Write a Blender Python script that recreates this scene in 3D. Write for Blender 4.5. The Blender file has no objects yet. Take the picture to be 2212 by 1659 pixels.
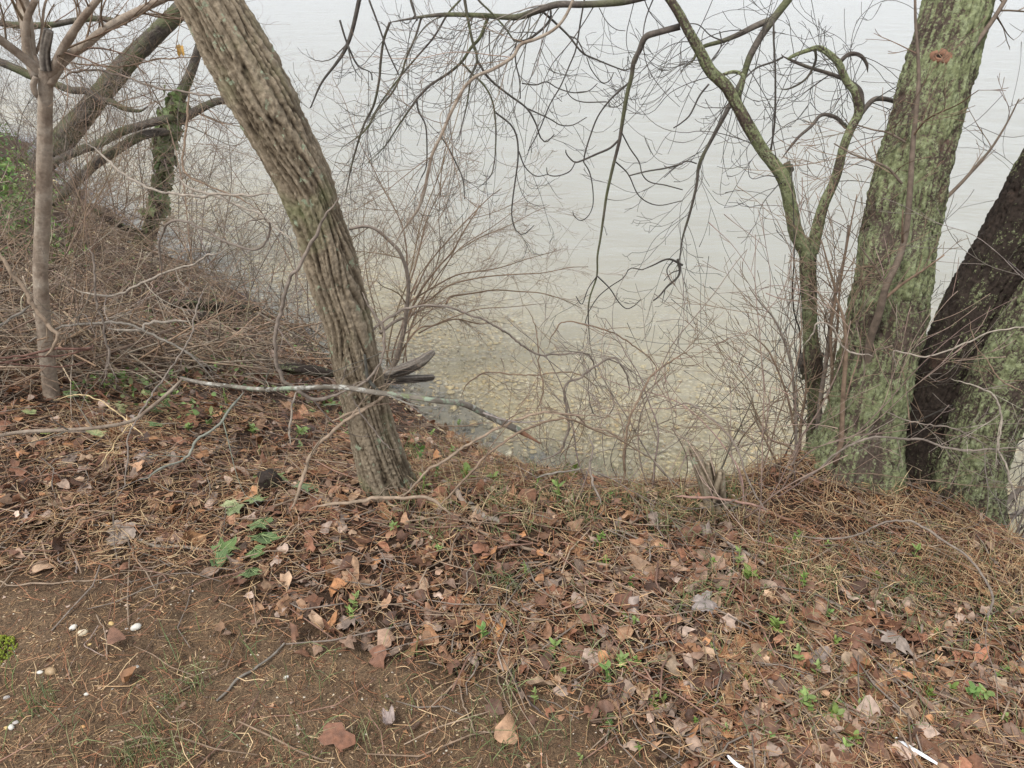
import bpy, math, random
import numpy as np
from mathutils import Vector

random.seed(7)
RNG = np.random.default_rng(11)
SC = bpy.context.scene
COL = SC.collection

# ------------------------------------------------------------------ camera
CAM_H, PITCH, HFOV = 1.6, math.radians(32.0), math.radians(67.0)
cam_data = bpy.data.cameras.new('camera')
cam_data.sensor_width = 36.0
cam_data.lens = 18.0 / math.tan(HFOV / 2)
cam_data.clip_start, cam_data.clip_end = 0.05, 3000.0
cam = bpy.data.objects.new('camera', cam_data)
cam.location = (0, 0, CAM_H)
cam.rotation_euler = (math.pi / 2 - PITCH, 0, 0)
COL.objects.link(cam)
SC.camera = cam

# ------------------------------------------------------------------ overcast sky
SUN_EL, SUN_AZ = math.radians(58), math.radians(-140)      # azimuth from +Y towards +X
world = bpy.data.worlds.new('World')
SC.world = world
world.use_nodes = True
nt = world.node_tree
nt.nodes.clear()
w_out = nt.nodes.new('ShaderNodeOutputWorld')
w_bg = nt.nodes.new('ShaderNodeBackground')
w_hsv = nt.nodes.new('ShaderNodeHueSaturation')
w_sky = nt.nodes.new('ShaderNodeTexSky')
w_sky.sky_type = 'NISHITA'
w_sky.sun_disc = False
w_sky.sun_elevation = SUN_EL
w_sky.sun_rotation = SUN_AZ
w_sky.air_density = 1.0
w_sky.dust_density = 1.0
w_sky.ozone_density = 1.0
w_hsv.inputs['Saturation'].default_value = 0.3
w_bg.inputs['Strength'].default_value = 0.15
nt.links.new(w_sky.outputs[0], w_hsv.inputs['Color'])
w_mix = nt.nodes.new('ShaderNodeMix')                    # an even deck of pale cloud over the clear sky
w_mix.data_type = 'RGBA'
w_mix.inputs[0].default_value = 0.75
w_mix.inputs[7].default_value = (4.0, 4.17, 4.5, 1)
nt.links.new(w_hsv.outputs[0], w_mix.inputs[6])
nt.links.new(w_mix.outputs[2], w_bg.inputs['Color'])
nt.links.new(w_bg.outputs[0], w_out.inputs['Surface'])

sun_d = bpy.data.lights.new('sun', 'SUN')
sun_d.energy = 1.5
sun_d.angle = math.radians(11)
sun_d.color = (1.0, 0.97, 0.93)
sun = bpy.data.objects.new('sun', sun_d)
sdir = Vector((math.sin(SUN_AZ) * math.cos(SUN_EL), math.cos(SUN_AZ) * math.cos(SUN_EL), math.sin(SUN_EL)))
sun.rotation_euler = sdir.to_track_quat('Z', 'Y').to_euler()
sun.location = (0, 0, 20)
COL.objects.link(sun)

SC.view_settings.view_transform = 'Standard'
SC.view_settings.look = 'None'
SC.view_settings.gamma = 1.0
SC.view_settings.use_curve_mapping = False
SC.view_settings.exposure = 1.08
SC.cycles.use_denoising = True
SC.cycles.max_bounces = 8
SC.cycles.transparent_max_bounces = 16
SC.cycles.volume_bounces = 2

# ------------------------------------------------------------------ pixels to places (photo measured at 2212 x 1659)
F = 1106.0 / math.tan(HFOV / 2)
CP, SP = math.cos(PITCH), math.sin(PITCH)
def ray(u, v):
    a, b = (u - 1106.0) / F, (829.5 - v) / F
    return (a, CP + b * SP, -SP + b * CP)
def W(u, v, y):
    d = ray(u, v); t = y / d[1]
    return (d[0] * t, y, CAM_H + d[2] * t), t
def project(P):
    x, y, z = P[:, 0], P[:, 1], P[:, 2] - CAM_H
    dep = y * CP - z * SP
    upc = y * SP + z * CP
    dep = np.maximum(dep, 1e-3)
    return 1106 + F * x / dep, 829.5 - F * upc / dep, dep

# ------------------------------------------------------------------ noise
def _hash(ix, iy, iz):
    n = (ix.astype(np.int64) * 374761393 + iy.astype(np.int64) * 668265263 + iz.astype(np.int64) * 1274126177) & 0xFFFFFFFF
    n = ((n ^ (n >> 13)) * 1274126177) & 0xFFFFFFFF
    n = (n ^ (n >> 16)) & 0xFFFFFF
    return n / float(0x7FFFFF) - 1.0
def noise3(x, y, z):
    x, y, z = np.broadcast_arrays(np.asarray(x, float), np.asarray(y, float), np.asarray(z, float))
    ix, iy, iz = np.floor(x), np.floor(y), np.floor(z)
    fx, fy, fz = x - ix, y - iy, z - iz
    fx, fy, fz = [f * f * f * (f * (f * 6 - 15) + 10) for f in (fx, fy, fz)]
    r = 0
    for dx in (0, 1):
        for dy in (0, 1):
            for dz in (0, 1):
                w = (fx if dx else 1 - fx) * (fy if dy else 1 - fy) * (fz if dz else 1 - fz)
                r = r + w * _hash(ix + dx, iy + dy, iz + dz)
    return r
def fbm(x, y, z, o=4):
    s, a = 0, 1.0
    for k in range(o):
        s = s + a * noise3(x * 2 ** k + 17.3 * k, y * 2 ** k, z * 2 ** k)
        a *= 0.5
    return s

# ------------------------------------------------------------------ terrain
WATER_Z = -1.8
SH_X = [-60, -30, -12, -8.8, -6.4, -4.09, -2.9, -2.24, -1.65, -0.745, 0.0, 0.7, 1.4, 2.2, 3.2, 5, 9, 40]
SH_Y = [24, 20, 15.5, 13.5, 10.8, 8.26, 7.2, 6.6, 5.86, 4.99, 4.1, 3.55, 3.35, 3.1, 2.75, 2.2, 1.6, 0.0]
ED_X = [-60, -30, -9, -6, -4, -2.6, -1.7, -1.0, -0.4, 0.0, 0.45, 0.9, 1.2, 1.42, 1.6, 1.75, 1.9, 2.3, 3, 5, 9, 40]
ED_Y = [16, 12, 7.0, 5.0, 3.7, 2.75, 2.35, 2.1, 2.0, 1.98, 2.0, 2.2, 2.4, 2.2, 2.06, 1.86, 1.74, 1.58, 1.4, 1.0, 0.4, -1.0]
def height(x, y, fine=True):
    x, y = np.asarray(x, float), np.asarray(y, float)
    wob = 0.10 * noise3(x * 1.3, y * 1.3, 3.1) + 0.04 * noise3(x * 4, y * 4, 1.0)
    ys = np.interp(x, SH_X, SH_Y) + wob
    ye = np.interp(x, ED_X, ED_Y) + wob * 0.5
    plateau = -0.075 * np.clip(y - 1.0, 0, 2) - 0.02 * x * (np.abs(x) < 50) - 0.11 * np.clip(x - 0.4, 0, 2.5)
    plateau = np.clip(plateau, -0.6, 0.5)
    t = np.clip((y - ye) / np.maximum(ys - ye, 0.2), 0, None)
    tt = np.clip(t, 0, 1)
    prof = tt ** 1.15 * (1 - 0.12 * np.sin(tt * math.pi))
    z = plateau + (WATER_Z - plateau) * prof
    off = np.maximum(y - ys, 0)
    bed = WATER_Z - 0.13 * off * np.exp(-off / 9) - 0.055 * off * (1 - np.exp(-off / 9))
    bed = np.maximum(bed, WATER_Z - 3.0)
    z = np.where(y > ys, bed, z)
    if fine:
        land = np.clip((ys - y) / 0.6, 0.15, 1)
        z = z + land * (0.035 * noise3(x * 2.1, y * 2.1, 0.4) + 0.014 * noise3(x * 7, y * 7, 5.0) + 0.006 * noise3(x * 22, y * 22, 2.0)
                        + 0.0035 * noise3(x * 60, y * 60, 8.0))
    return z
def hit(u, v, lift=0.0):
    d = ray(u, v)
    ts = np.linspace(0.6, 26, 3200)
    zz = CAM_H + d[2] * ts - height(d[0] * ts, d[1] * ts) - lift
    k = int(np.argmax(zz < 0)) if (zz < 0).any() else len(ts) - 1
    t = ts[k]
    return (d[0] * t, d[1] * t, CAM_H + d[2] * t), t

# ------------------------------------------------------------------ mesh building
def mesh_from(name, V, quads=None, tris=None, cols=None, attrs=None, smooth=True):
    me = bpy.data.meshes.new(name)
    V = np.asarray(V, np.float32).reshape(-1, 3)
    nq = 0 if quads is None else len(quads)
    ntr = 0 if tris is None else len(tris)
    me.vertices.add(len(V))
    me.vertices.foreach_set('co', V.ravel())
    li = []
    if nq: li.append(np.asarray(quads, np.int32).ravel())
    if ntr: li.append(np.asarray(tris, np.int32).ravel())
    li = np.concatenate(li)
    me.loops.add(len(li))
    me.loops.foreach_set('vertex_index', li)
    me.polygons.add(nq + ntr)
    ls = np.concatenate([np.arange(nq) * 4, nq * 4 + np.arange(ntr) * 3]).astype(np.int32)
    me.polygons.foreach_set('loop_start', ls)
    me.update(calc_edges=True)
    me.validate()
    if smooth:
        me.polygons.foreach_set('use_smooth', np.ones(len(me.polygons), bool))
    if cols is not None:
        c = np.ones((len(V), 4), np.float32)
        c[:, :3] = np.clip(cols, 0, 1)
        a = me.color_attributes.new('Col', 'FLOAT_COLOR', 'POINT')
        a.data.foreach_set('color', c.ravel())
    for k, arr in (attrs or {}).items():
        a = me.attributes.new(k, 'FLOAT', 'POINT')
        a.data.foreach_set('value', np.asarray(arr, np.float32))
    return me
def link(name, me, mat=None, parent=None, loc=None):
    o = bpy.data.objects.new(name, me)
    if mat is not None and me is not None and not me.materials:
        me.materials.append(mat)
    COL.objects.link(o)
    if parent is not None: o.parent = parent
    if loc is not None: o.location = loc
    return o
def tag(o, label, cat=None, group=None, kind=None):
    o['label'] = label
    if cat: o['category'] = cat
    if group: o['group'] = group
    if kind: o['kind'] = kind
    return o
def empty(name, loc, label, cat, group=None):
    o = bpy.data.objects.new(name, None)
    o.empty_display_size = 0.05
    COL.objects.link(o)
    o.location = loc
    return tag(o, label, cat, group)
def child(name, me, mat, parent):
    """part whose mesh is in world coordinates under a parent Empty that sits at parent.location (no rotation)"""
    o = link(name, me, mat, parent)
    p, off = parent, Vector((0, 0, 0))
    while p is not None:
        off += Vector(p.location); p = p.parent
    o.location = -off
    return o

def vcol_jit(base, n, j=0.18):
    b = np.asarray(base, float)
    return np.clip(b[None, :] * (1 + RNG.normal(0, j, (n, 1))) * (1 + RNG.normal(0, j * 0.25, (n, 3))), 0.005, 0.95)

class Tubes:
    """collects polylines with radii; one mesh"""
    def __init__(self): self.g = {}
    def add(self, pts, rad, sides=4, col=(0.15, 0.1, 0.08)):
        pts = np.asarray(pts, float)
        rad = np.asarray(rad, float) * np.ones(len(pts))
        self.g.setdefault((len(pts), sides), []).append((pts, rad, col))
    def count(self): return sum(len(v) for v in self.g.values())
    def mesh(self, name):
        Vs, Qs, Cs, off = [], [], [], 0
        for (n, s), items in self.g.items():
            P = np.stack([i[0] for i in items]); R = np.stack([i[1] for i in items])
            C = np.stack([np.broadcast_to(np.asarray(i[2], float), (n, 3)) for i in items])
            m = len(items)
            T = np.empty_like(P)
            T[:, 1:-1] = P[:, 2:] - P[:, :-2]; T[:, 0] = P[:, 1] - P[:, 0]; T[:, -1] = P[:, -1] - P[:, -2]
            T /= np.maximum(np.linalg.norm(T, axis=2, keepdims=True), 1e-9)
            mean = P[:, -1] - P[:, 0]
            mean /= np.maximum(np.linalg.norm(mean, axis=1, keepdims=True), 1e-9)
            ref = np.where(np.abs(mean[:, 2:3]) > 0.8, np.array([[0.9, 0.43, 0.1]]), np.array([[0.13, 0.27, 0.95]]))
            A = np.cross(T, ref[:, None, :]); A /= np.maximum(np.linalg.norm(A, axis=2, keepdims=True), 1e-6)
            B = np.cross(T, A)
            ang = np.arange(s) * 2 * math.pi / s
            V = P[:, :, None, :] + R[:, :, None, None] * (np.cos(ang)[None, None, :, None] * A[:, :, None, :] + np.sin(ang)[None, None, :, None] * B[:, :, None, :])
            idx = np.arange(m * n * s).reshape(m, n, s) + off
            nx = np.roll(idx, -1, axis=2)
            Q = np.stack([idx[:, :-1], nx[:, :-1], nx[:, 1:], idx[:, 1:]], axis=-1).reshape(-1, 4)
            Vs.append(V.reshape(-1, 3)); Qs.append(Q)
            Cs.append(np.repeat(C.reshape(-1, 3), s, axis=0))
            caps0, caps1 = idx[:, 0], idx[:, -1]
            if s == 4:
                Qs.append(caps0[:, ::-1].reshape(-1, 4)); Qs.append(caps1.reshape(-1, 4))
            elif s > 4:
                for k in range(1, s - 2, 2):
                    for cp in (caps0[:, ::-1], caps1):
                        Qs.append(np.stack([cp[:, 0], cp[:, k], cp[:, k + 1], cp[:, min(k + 2, s - 1)]], axis=-1))
            off += m * n * s
        Q = np.concatenate(Qs)
        bad = (Q[:, 2] == Q[:, 3])
        return mesh_from(name, np.concatenate(Vs), quads=Q[~bad], tris=Q[bad][:, :3] if bad.any() else None, cols=np.concatenate(Cs))

def smooth_poly(pts, n):
    """Catmull-Rom through pts (k x d), n samples"""
    P = np.asarray(pts, float)
    if len(P) == 2:
        t = np.linspace(0, 1, n)[:, None]
        return P[0] * (1 - t) + P[1] * t
    E = np.vstack([2 * P[0] - P[1], P, 2 * P[-1] - P[-2]])
    seg = np.linalg.norm(np.diff(P[:, :3], axis=0), axis=1)
    cum = np.concatenate([[0], np.cumsum(seg)])
    s = np.linspace(0, cum[-1], n)
    k = np.clip(np.searchsorted(cum, s, side='right') - 1, 0, len(P) - 2)
    t = ((s - cum[k]) / np.maximum(seg[k], 1e-9))[:, None]
    p0, p1, p2, p3 = E[k], E[k + 1], E[k + 2], E[k + 3]
    return 0.5 * (2 * p1 + (p2 - p0) * t + (2 * p0 - 5 * p1 + 4 * p2 - p3) * t ** 2 + (3 * p1 - p0 - 3 * p2 + p3) * t ** 3)

# ------------------------------------------------------------------ materials
def new_mat(name):
    m = bpy.data.materials.new(name); m.use_nodes = True
    n = m.node_tree.nodes; n.clear()
    return m, n, m.node_tree.links
def nd(n, t, **kw):
    x = n.new(t)
    for k, v in kw.items():
        if hasattr(x, k): setattr(x, k, v)
        else: x.inputs[k.replace('_', ' ')].default_value = v
    return x
def ramp(n, stops, interp='LINEAR'):
    r = n.new('ShaderNodeValToRGB'); r.color_ramp.interpolation = interp
    e = r.color_ramp.elements
    while len(e) < len(stops): e.new(0.5)
    for k, (p, c) in enumerate(stops):
        e[k].position = p
        e[k].color = (c[0], c[1], c[2], 1) if hasattr(c, '__len__') else (c, c, c, 1)
    return r
def noise_node(n, l, scale, detail=4, rough=0.55, vec=None, dist=0.0):
    x = n.new('ShaderNodeTexNoise')
    x.inputs['Scale'].default_value = scale; x.inputs['Detail'].default_value = detail
    x.inputs['Roughness'].default_value = rough; x.inputs['Distortion'].default_value = dist
    if vec is not None: l.new(vec, x.inputs['Vector'])
    return x
def mixc(n, l, fac, a, b, mode='MIX'):
    x = n.new('ShaderNodeMix'); x.data_type = 'RGBA'; x.blend_type = mode
    for s, v in ((x.inputs[0], fac), (x.inputs[6], a), (x.inputs[7], b)):
        if hasattr(v, 'is_linked') or hasattr(v, 'links'): l.new(v, s)
        elif hasattr(v, '__len__'): s.default_value = (v[0], v[1], v[2], 1)
        else: s.default_value = v
    return x.outputs[2]
def finish(m, n, l, col, rough=0.8, bump=None, bstr=0.3, bdist=0.005, spec=0.3, rough_link=None, translucent=0.0):
    p = n.new('ShaderNodeBsdfPrincipled'); o = n.new('ShaderNodeOutputMaterial')
    if hasattr(col, 'links'): l.new(col, p.inputs['Base Color'])
    else: p.inputs['Base Color'].default_value = (*col, 1)
    p.inputs['Roughness'].default_value = rough
    if rough_link is not None: l.new(rough_link, p.inputs['Roughness'])
    p.inputs['Specular IOR Level'].default_value = spec
    if bump is not None:
        b = n.new('ShaderNodeBump'); b.inputs['Strength'].default_value = bstr; b.inputs['Distance'].default_value = bdist
        l.new(bump, b.inputs['Height']); l.new(b.outputs[0], p.inputs['Normal'])
    if translucent > 0:
        tr = n.new('ShaderNodeBsdfTranslucent'); mx = n.new('ShaderNodeMixShader'); mx.inputs[0].default_value = translucent
        if hasattr(col, 'links'): l.new(col, tr.inputs['Color'])
        else: tr.inputs['Color'].default_value = (*col, 1)
        l.new(p.outputs[0], mx.inputs[1]); l.new(tr.outputs[0], mx.inputs[2]); l.new(mx.outputs[0], o.inputs['Surface'])
    else:
        l.new(p.outputs[0], o.inputs['Surface'])
    return m

def mat_vcol(name, rough=0.75, nscale=60, namp=0.35, bscale=120, bstr=0.25, bdist=0.002, spec=0.25, translucent=0.0):
    m, n, l = new_mat(name)
    a = n.new('ShaderNodeAttribute'); a.attribute_name = 'Col'
    g = n.new('ShaderNodeNewGeometry')
    x = noise_node(n, l, nscale, 4, 0.6, g.outputs['Position'])
    r = ramp(n, [(0.3, 1 - namp), (0.7, 1 + namp * 0.6)])
    l.new(x.outputs[0], r.inputs[0])
    c = mixc(n, l, 1.0, a.outputs['Color'], r.outputs[0], 'MULTIPLY')
    b = noise_node(n, l, bscale, 3, 0.6, g.outputs['Position'])
    return finish(m, n, l, c, rough, b.outputs[0], bstr, bdist, spec, translucent=translucent)
M = {}
M['twig'] = mat_vcol('twig_bark', 0.8, 45, 0.4, 160, 0.35, 0.002)
M['leaf'] = mat_vcol('dead_leaf', 0.62, 55, 0.45, 130, 0.5, 0.003, 0.35, 0.10)
M['straw'] = mat_vcol('dry_straw', 0.7, 40, 0.3, 200, 0.2, 0.001, 0.3, 0.08)
M['green'] = mat_vcol('green_leaf', 0.5, 60, 0.25, 90, 0.3, 0.002, 0.4, 0.25)
M['pebble'] = mat_vcol('pebble_stone', 0.45, 70, 0.22, 150, 0.15, 0.001, 0.4)

def mat_soil():
    m, n, l = new_mat('wet_soil')
    g = n.new('ShaderNodeNewGeometry'); P = g.outputs['Position']
    a = noise_node(n, l, 2.2, 6, 0.6, P); b = noise_node(n, l, 30, 5, 0.65, P); c = noise_node(n, l, 170, 4, 0.7, P)
    r1 = ramp(n, [(0.30, (0.145, 0.088, 0.048)), (0.52, (0.210, 0.135, 0.077)), (0.75, (0.265, 0.180, 0.108))]); l.new(a.outputs[0], r1.inputs[0])
    r2 = ramp(n, [(0.25, 0.55), (0.5, 1.0), (0.75, 1.35)]); l.new(b.outputs[0], r2.inputs[0])
    r3 = ramp(n, [(0.28, 0.3), (0.5, 1.0), (0.75, 1.9)]); l.new(c.outputs[0], r3.inputs[0])
    col = mixc(n, l, 1.0, mixc(n, l, 1.0, r1.outputs[0], r2.outputs[0], 'MULTIPLY'), r3.outputs[0], 'MULTIPLY')
    v = n.new('ShaderNodeTexVoronoi'); v.inputs['Scale'].default_value = 95; l.new(P, v.inputs['Vector'])
    rv = ramp(n, [(0.02, 1), (0.13, 0)]); l.new(v.outputs['Distance'], rv.inputs[0])
    sel = ramp(n, [(0.80, 0), (0.86, 1)]); l.new(v.outputs['Color'], sel.inputs[0])
    fm = n.new('ShaderNodeMath'); fm.operation = 'MULTIPLY'; l.new(rv.outputs[0], fm.inputs[0]); l.new(sel.outputs[0], fm.inputs[1])
    col = mixc(n, l, fm.outputs[0], col, (0.33, 0.24, 0.15))
    hu = n.new('ShaderNodeAttribute'); hu.attribute_name = 'humus_shade'                     # dark leaf mould under litter, also painting the shade in its gaps
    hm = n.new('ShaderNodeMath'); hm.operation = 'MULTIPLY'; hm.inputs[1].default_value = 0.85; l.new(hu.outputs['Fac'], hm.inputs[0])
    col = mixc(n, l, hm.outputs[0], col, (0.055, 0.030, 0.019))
    ad = n.new('ShaderNodeMath'); ad.operation = 'ADD'; l.new(b.outputs[0], ad.inputs[0]); l.new(c.outputs[0], ad.inputs[1])
    return finish(m, n, l, col, 0.85, ad.outputs[0], 1.0, 0.02, 0.25)
M['soil'] = mat_soil()

def mat_bed():
    m, n, l = new_mat('lake_bed')
    g = n.new('ShaderNodeNewGeometry'); P = g.outputs['Position']
    sx = n.new('ShaderNodeSeparateXYZ'); l.new(P, sx.inputs[0])
    v = n.new('ShaderNodeTexVoronoi'); v.inputs['Scale'].default_value = 24; l.new(P, v.inputs['Vector'])
    st = ramp(n, [(0.0, (0.52, 0.41, 0.21)), (0.3, (0.62, 0.50, 0.28)), (0.55, (0.46, 0.39, 0.26)), (0.8, (0.68, 0.60, 0.43)), (1.0, (0.56, 0.41, 0.20))])
    l.new(v.outputs['Color'], st.inputs[0])
    ed = ramp(n, [(0.2, 1), (0.55, 0.45)]); l.new(v.outputs['Distance'], ed.inputs[0])
    stones = mixc(n, l, 1.0, st.outputs[0], ed.outputs[0], 'MULTIPLY')
    big = noise_node(n, l, 1.5, 4, 0.6, P)
    alg = ramp(n, [(0.42, 1), (0.56, 0)]); l.new(big.outputs[0], alg.inputs[0])
    stones = mixc(n, l, alg.outputs[0], stones, (0.33, 0.285, 0.185))
    dbn = noise_node(n, l, 2.4, 4, 0.6, P)
    dz = n.new('ShaderNodeMath'); dz.operation = 'MULTIPLY_ADD'; dz.inputs[1].default_value = 0.16; l.new(dbn.outputs[0], dz.inputs[0]); l.new(sx.outputs['Z'], dz.inputs[2])
    db = n.new('ShaderNodeMapRange'); db.inputs['From Min'].default_value = WATER_Z - 0.055; db.inputs['From Max'].default_value = WATER_Z + 0.005
    l.new(dz.outputs[0], db.inputs['Value'])                                   # gravel darker close to the bank
    stones = mixc(n, l, db.outputs[0], stones, mixc(n, l, 0.75, stones, (0.17, 0.16, 0.135)))
    silt = noise_node(n, l, 0.8, 3, 0.5, P)
    sr = ramp(n, [(0.3, (0.33, 0.312, 0.262)), (0.7, (0.37, 0.357, 0.312))]); l.new(silt.outputs[0], sr.inputs[0])
    mr = n.new('ShaderNodeMapRange'); mr.inputs['From Min'].default_value = WATER_Z - 0.19; mr.inputs['From Max'].default_value = WATER_Z - 0.60
    l.new(sx.outputs['Z'], mr.inputs['Value'])
    col = mixc(n, l, mr.outputs[0], stones, sr.outputs[0])
    return finish(m, n, l, col, 0.8, v.outputs['Distance'], -0.4, 0.02, 0.2)
M['bed'] = mat_bed()

def mat_water():
    m, n, l = new_mat('lake_water')
    g = n.new('ShaderNodeNewGeometry')
    mp = n.new('ShaderNodeMapping'); mp.inputs['Scale'].default_value = (0.55, 1.25, 1); mp.inputs['Rotation'].default_value = (0, 0, 0.35)
    l.new(g.outputs['Position'], mp.inputs['Vector'])
    a = noise_node(n, l, 9, 4, 0.55, mp.outputs[0], 0.4); b = noise_node(n, l, 1.6, 3, 0.5, mp.outputs[0], 0.3)
    ad = n.new('ShaderNodeMath'); ad.operation = 'MULTIPLY_ADD'; ad.inputs[1].default_value = 3.0
    l.new(b.outputs[0], ad.inputs[0]); l.new(a.outputs[0], ad.inputs[2])
    bp = n.new('ShaderNodeBump'); bp.inputs['Strength'].default_value = 0.55; bp.inputs['Distance'].default_value = 0.025
    l.new(ad.outputs[0], bp.inputs['Height'])
    fr = n.new('ShaderNodeFresnel')
    ior = n.new('ShaderNodeMapRange'); ior.inputs['To Min'].default_value = 1.333; ior.inputs['To Max'].default_value = 1 / 1.333   # same strength seen from below
    l.new(g.outputs['Backfacing'], ior.inputs['Value']); l.new(ior.outputs[0], fr.inputs['IOR']); l.new(bp.outputs[0], fr.inputs['Normal'])
    gl = n.new('ShaderNodeBsdfGlossy'); gl.inputs['Roughness'].default_value = 0.08; l.new(bp.outputs[0], gl.inputs['Normal'])
    tr = n.new('ShaderNodeBsdfRefraction'); tr.inputs['Color'].default_value = (0.97, 0.98, 0.97, 1); tr.inputs['IOR'].default_value = 1.333; tr.inputs['Roughness'].default_value = 0.0
    l.new(bp.outputs[0], tr.inputs['Normal'])
    t2 = n.new('ShaderNodeBsdfTransparent'); t2.inputs['Color'].default_value = (0.98, 0.985, 0.97, 1)
    mt = n.new('ShaderNodeMixShader'); mt.inputs[0].default_value = 0.6; l.new(tr.outputs[0], mt.inputs[1]); l.new(t2.outputs[0], mt.inputs[2])
    mx = n.new('ShaderNodeMixShader'); l.new(fr.outputs[0], mx.inputs[0]); l.new(mt.outputs[0], mx.inputs[1]); l.new(gl.outputs[0], mx.inputs[2])
    o = n.new('ShaderNodeOutputMaterial'); l.new(mx.outputs[0], o.inputs['Surface'])
    return m
M['water'] = mat_water()

def mat_bark(name, kind):
    m, n, l = new_mat(name)
    g = n.new('ShaderNodeNewGeometry'); P = g.outputs['Position']
    at = n.new('ShaderNodeAttribute'); at.attribute_name = 'ridge'
    fine = noise_node(n, l, 90, 5, 0.65, P); mid = noise_node(n, l, 16, 5, 0.6, P); big = noise_node(n, l, 4.5, 4, 0.55, P)
    if kind == 'furrow':
        r = ramp(n, [(0.15, (0.030, 0.021, 0.014)), (0.36, (0.098, 0.074, 0.047)), (0.74, (0.255, 0.205, 0.142))])
        l.new(at.outputs['Fac'], r.inputs[0])
        rf = ramp(n, [(0.25, 0.6), (0.75, 1.35)]); l.new(fine.outputs[0], rf.inputs[0])
        col = mixc(n, l, 1.0, r.outputs[0], rf.outputs[0], 'MULTIPLY')
        rm = ramp(n, [(0.54, 0), (0.70, 0.7)]); l.new(big.outputs[0], rm.inputs[0])
        col = mixc(n, l, rm.outputs[0], col, (0.14, 0.155, 0.07))
        li = noise_node(n, l, 26, 4, 0.7, P); rl = ramp(n, [(0.60, 0), (0.66, 0.9)]); l.new(li.outputs[0], rl.inputs[0])
        col = mixc(n, l, rl.outputs[0], col, (0.27, 0.31, 0.21))
    elif kind in ('lichen', 'lichen_dark', 'lichen_mid'):
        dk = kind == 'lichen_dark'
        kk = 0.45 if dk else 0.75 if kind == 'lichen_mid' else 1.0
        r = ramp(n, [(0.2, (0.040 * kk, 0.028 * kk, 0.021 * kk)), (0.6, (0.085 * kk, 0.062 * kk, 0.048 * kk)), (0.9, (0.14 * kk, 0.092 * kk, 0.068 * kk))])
        l.new(mid.outputs[0], r.inputs[0])
        lic = noise_node(n, l, 130, 4, 0.75, P)
        s1 = n.new('ShaderNodeMath'); s1.operation = 'MULTIPLY_ADD'; s1.inputs[1].default_value = 0.34
        l.new(at.outputs['Fac'], s1.inputs[0]); l.new(lic.outputs[0], s1.inputs[2])
        s2 = n.new('ShaderNodeMath'); s2.operation = 'MULTIPLY_ADD'; s2.inputs[1].default_value = 0.75
        l.new(big.outputs[0], s2.inputs[0]); l.new(s1.outputs[0], s2.inputs[2])
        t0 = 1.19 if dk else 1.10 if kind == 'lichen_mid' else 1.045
        mr = n.new('ShaderNodeMapRange'); mr.inputs['From Min'].default_value = t0 - 0.05; mr.inputs['From Max'].default_value = t0 + 0.04
        l.new(s2.outputs[0], mr.inputs['Value'])
        g2 = noise_node(n, l, 38, 4, 0.7, P)
        gr = ramp(n, [(0.3, (0.105, 0.112, 0.052)), (0.5, (0.168, 0.184, 0.092)), (0.7, (0.245, 0.268, 0.155))]); l.new(g2.outputs[0], gr.inputs[0])
        col = mixc(n, l, mr.outputs[0], r.outputs[0], gr.outputs[0])
        rd = noise_node(n, l, 6, 5, 0.65, P); rr = ramp(n, [(0.62, 0), (0.70, 0.8)]); l.new(rd.outputs[0], rr.inputs[0])
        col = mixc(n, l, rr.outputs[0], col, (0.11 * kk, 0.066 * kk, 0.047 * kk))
        rf = ramp(n, [(0.28, 0.45), (0.72, 1.4)]); l.new(fine.outputs[0], rf.inputs[0])
        col = mixc(n, l, 1.0, col, rf.outputs[0], 'MULTIPLY')
    elif kind == 'smooth':
        r = ramp(n, [(0.28, (0.14, 0.10, 0.072)), (0.5, (0.255, 0.20, 0.15)), (0.7, (0.36, 0.305, 0.24))]); l.new(mid.outputs[0], r.inputs[0])
        rf = ramp(n, [(0.25, 0.75), (0.75, 1.2)]); l.new(fine.outputs[0], rf.inputs[0])
        col = mixc(n, l, 1.0, r.outputs[0], rf.outputs[0], 'MULTIPLY')
    elif kind == 'mossdark':
        r = ramp(n, [(0.3, (0.05, 0.04, 0.034)), (0.7, (0.13, 0.11, 0.09))]); l.new(mid.outputs[0], r.inputs[0])
        rm = ramp(n, [(0.45, 0), (0.6, 0.75)]); l.new(big.outputs[0], rm.inputs[0])
        col = mixc(n, l, rm.outputs[0], r.outputs[0], (0.10, 0.11, 0.05))
        rf = ramp(n, [(0.25, 0.6), (0.75, 1.4)]); l.new(fine.outputs[0], rf.inputs[0])
        col = mixc(n, l, 1.0, col, rf.outputs[0], 'MULTIPLY')
    elif kind == 'lichen_stick':
        r = ramp(n, [(0.3, (0.10, 0.085, 0.065)), (0.7, (0.22, 0.19, 0.155))]); l.new(mid.outputs[0], r.inputs[0])
        li = noise_node(n, l, 30, 4, 0.65, P); rl = ramp(n, [(0.50, 0), (0.60, 0.9)]); l.new(li.outputs[0], rl.inputs[0])
        lc = ramp(n, [(0.0, (0.40, 0.39, 0.34)), (0.52, (0.25, 0.30, 0.215)), (0.66, (0.16, 0.19, 0.09))]); l.new(big.outputs[0], lc.inputs[0])
        lc.color_ramp.interpolation = 'CONSTANT'
        col = mixc(n, l, rl.outputs[0], r.outputs[0], lc.outputs[0])
    else:   # rotten wood
        r = ramp(n, [(0.25, (0.045, 0.038, 0.032)), (0.55, (0.12, 0.10, 0.082)), (0.8, (0.22, 0.19, 0.155))]); l.new(at.outputs['Fac'], r.inputs[0])
        rf = ramp(n, [(0.25, 0.6), (0.75, 1.35)]); l.new(fine.outputs[0], rf.inputs[0])
        col = mixc(n, l, 1.0, r.outputs[0], rf.outputs[0], 'MULTIPLY')
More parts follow.
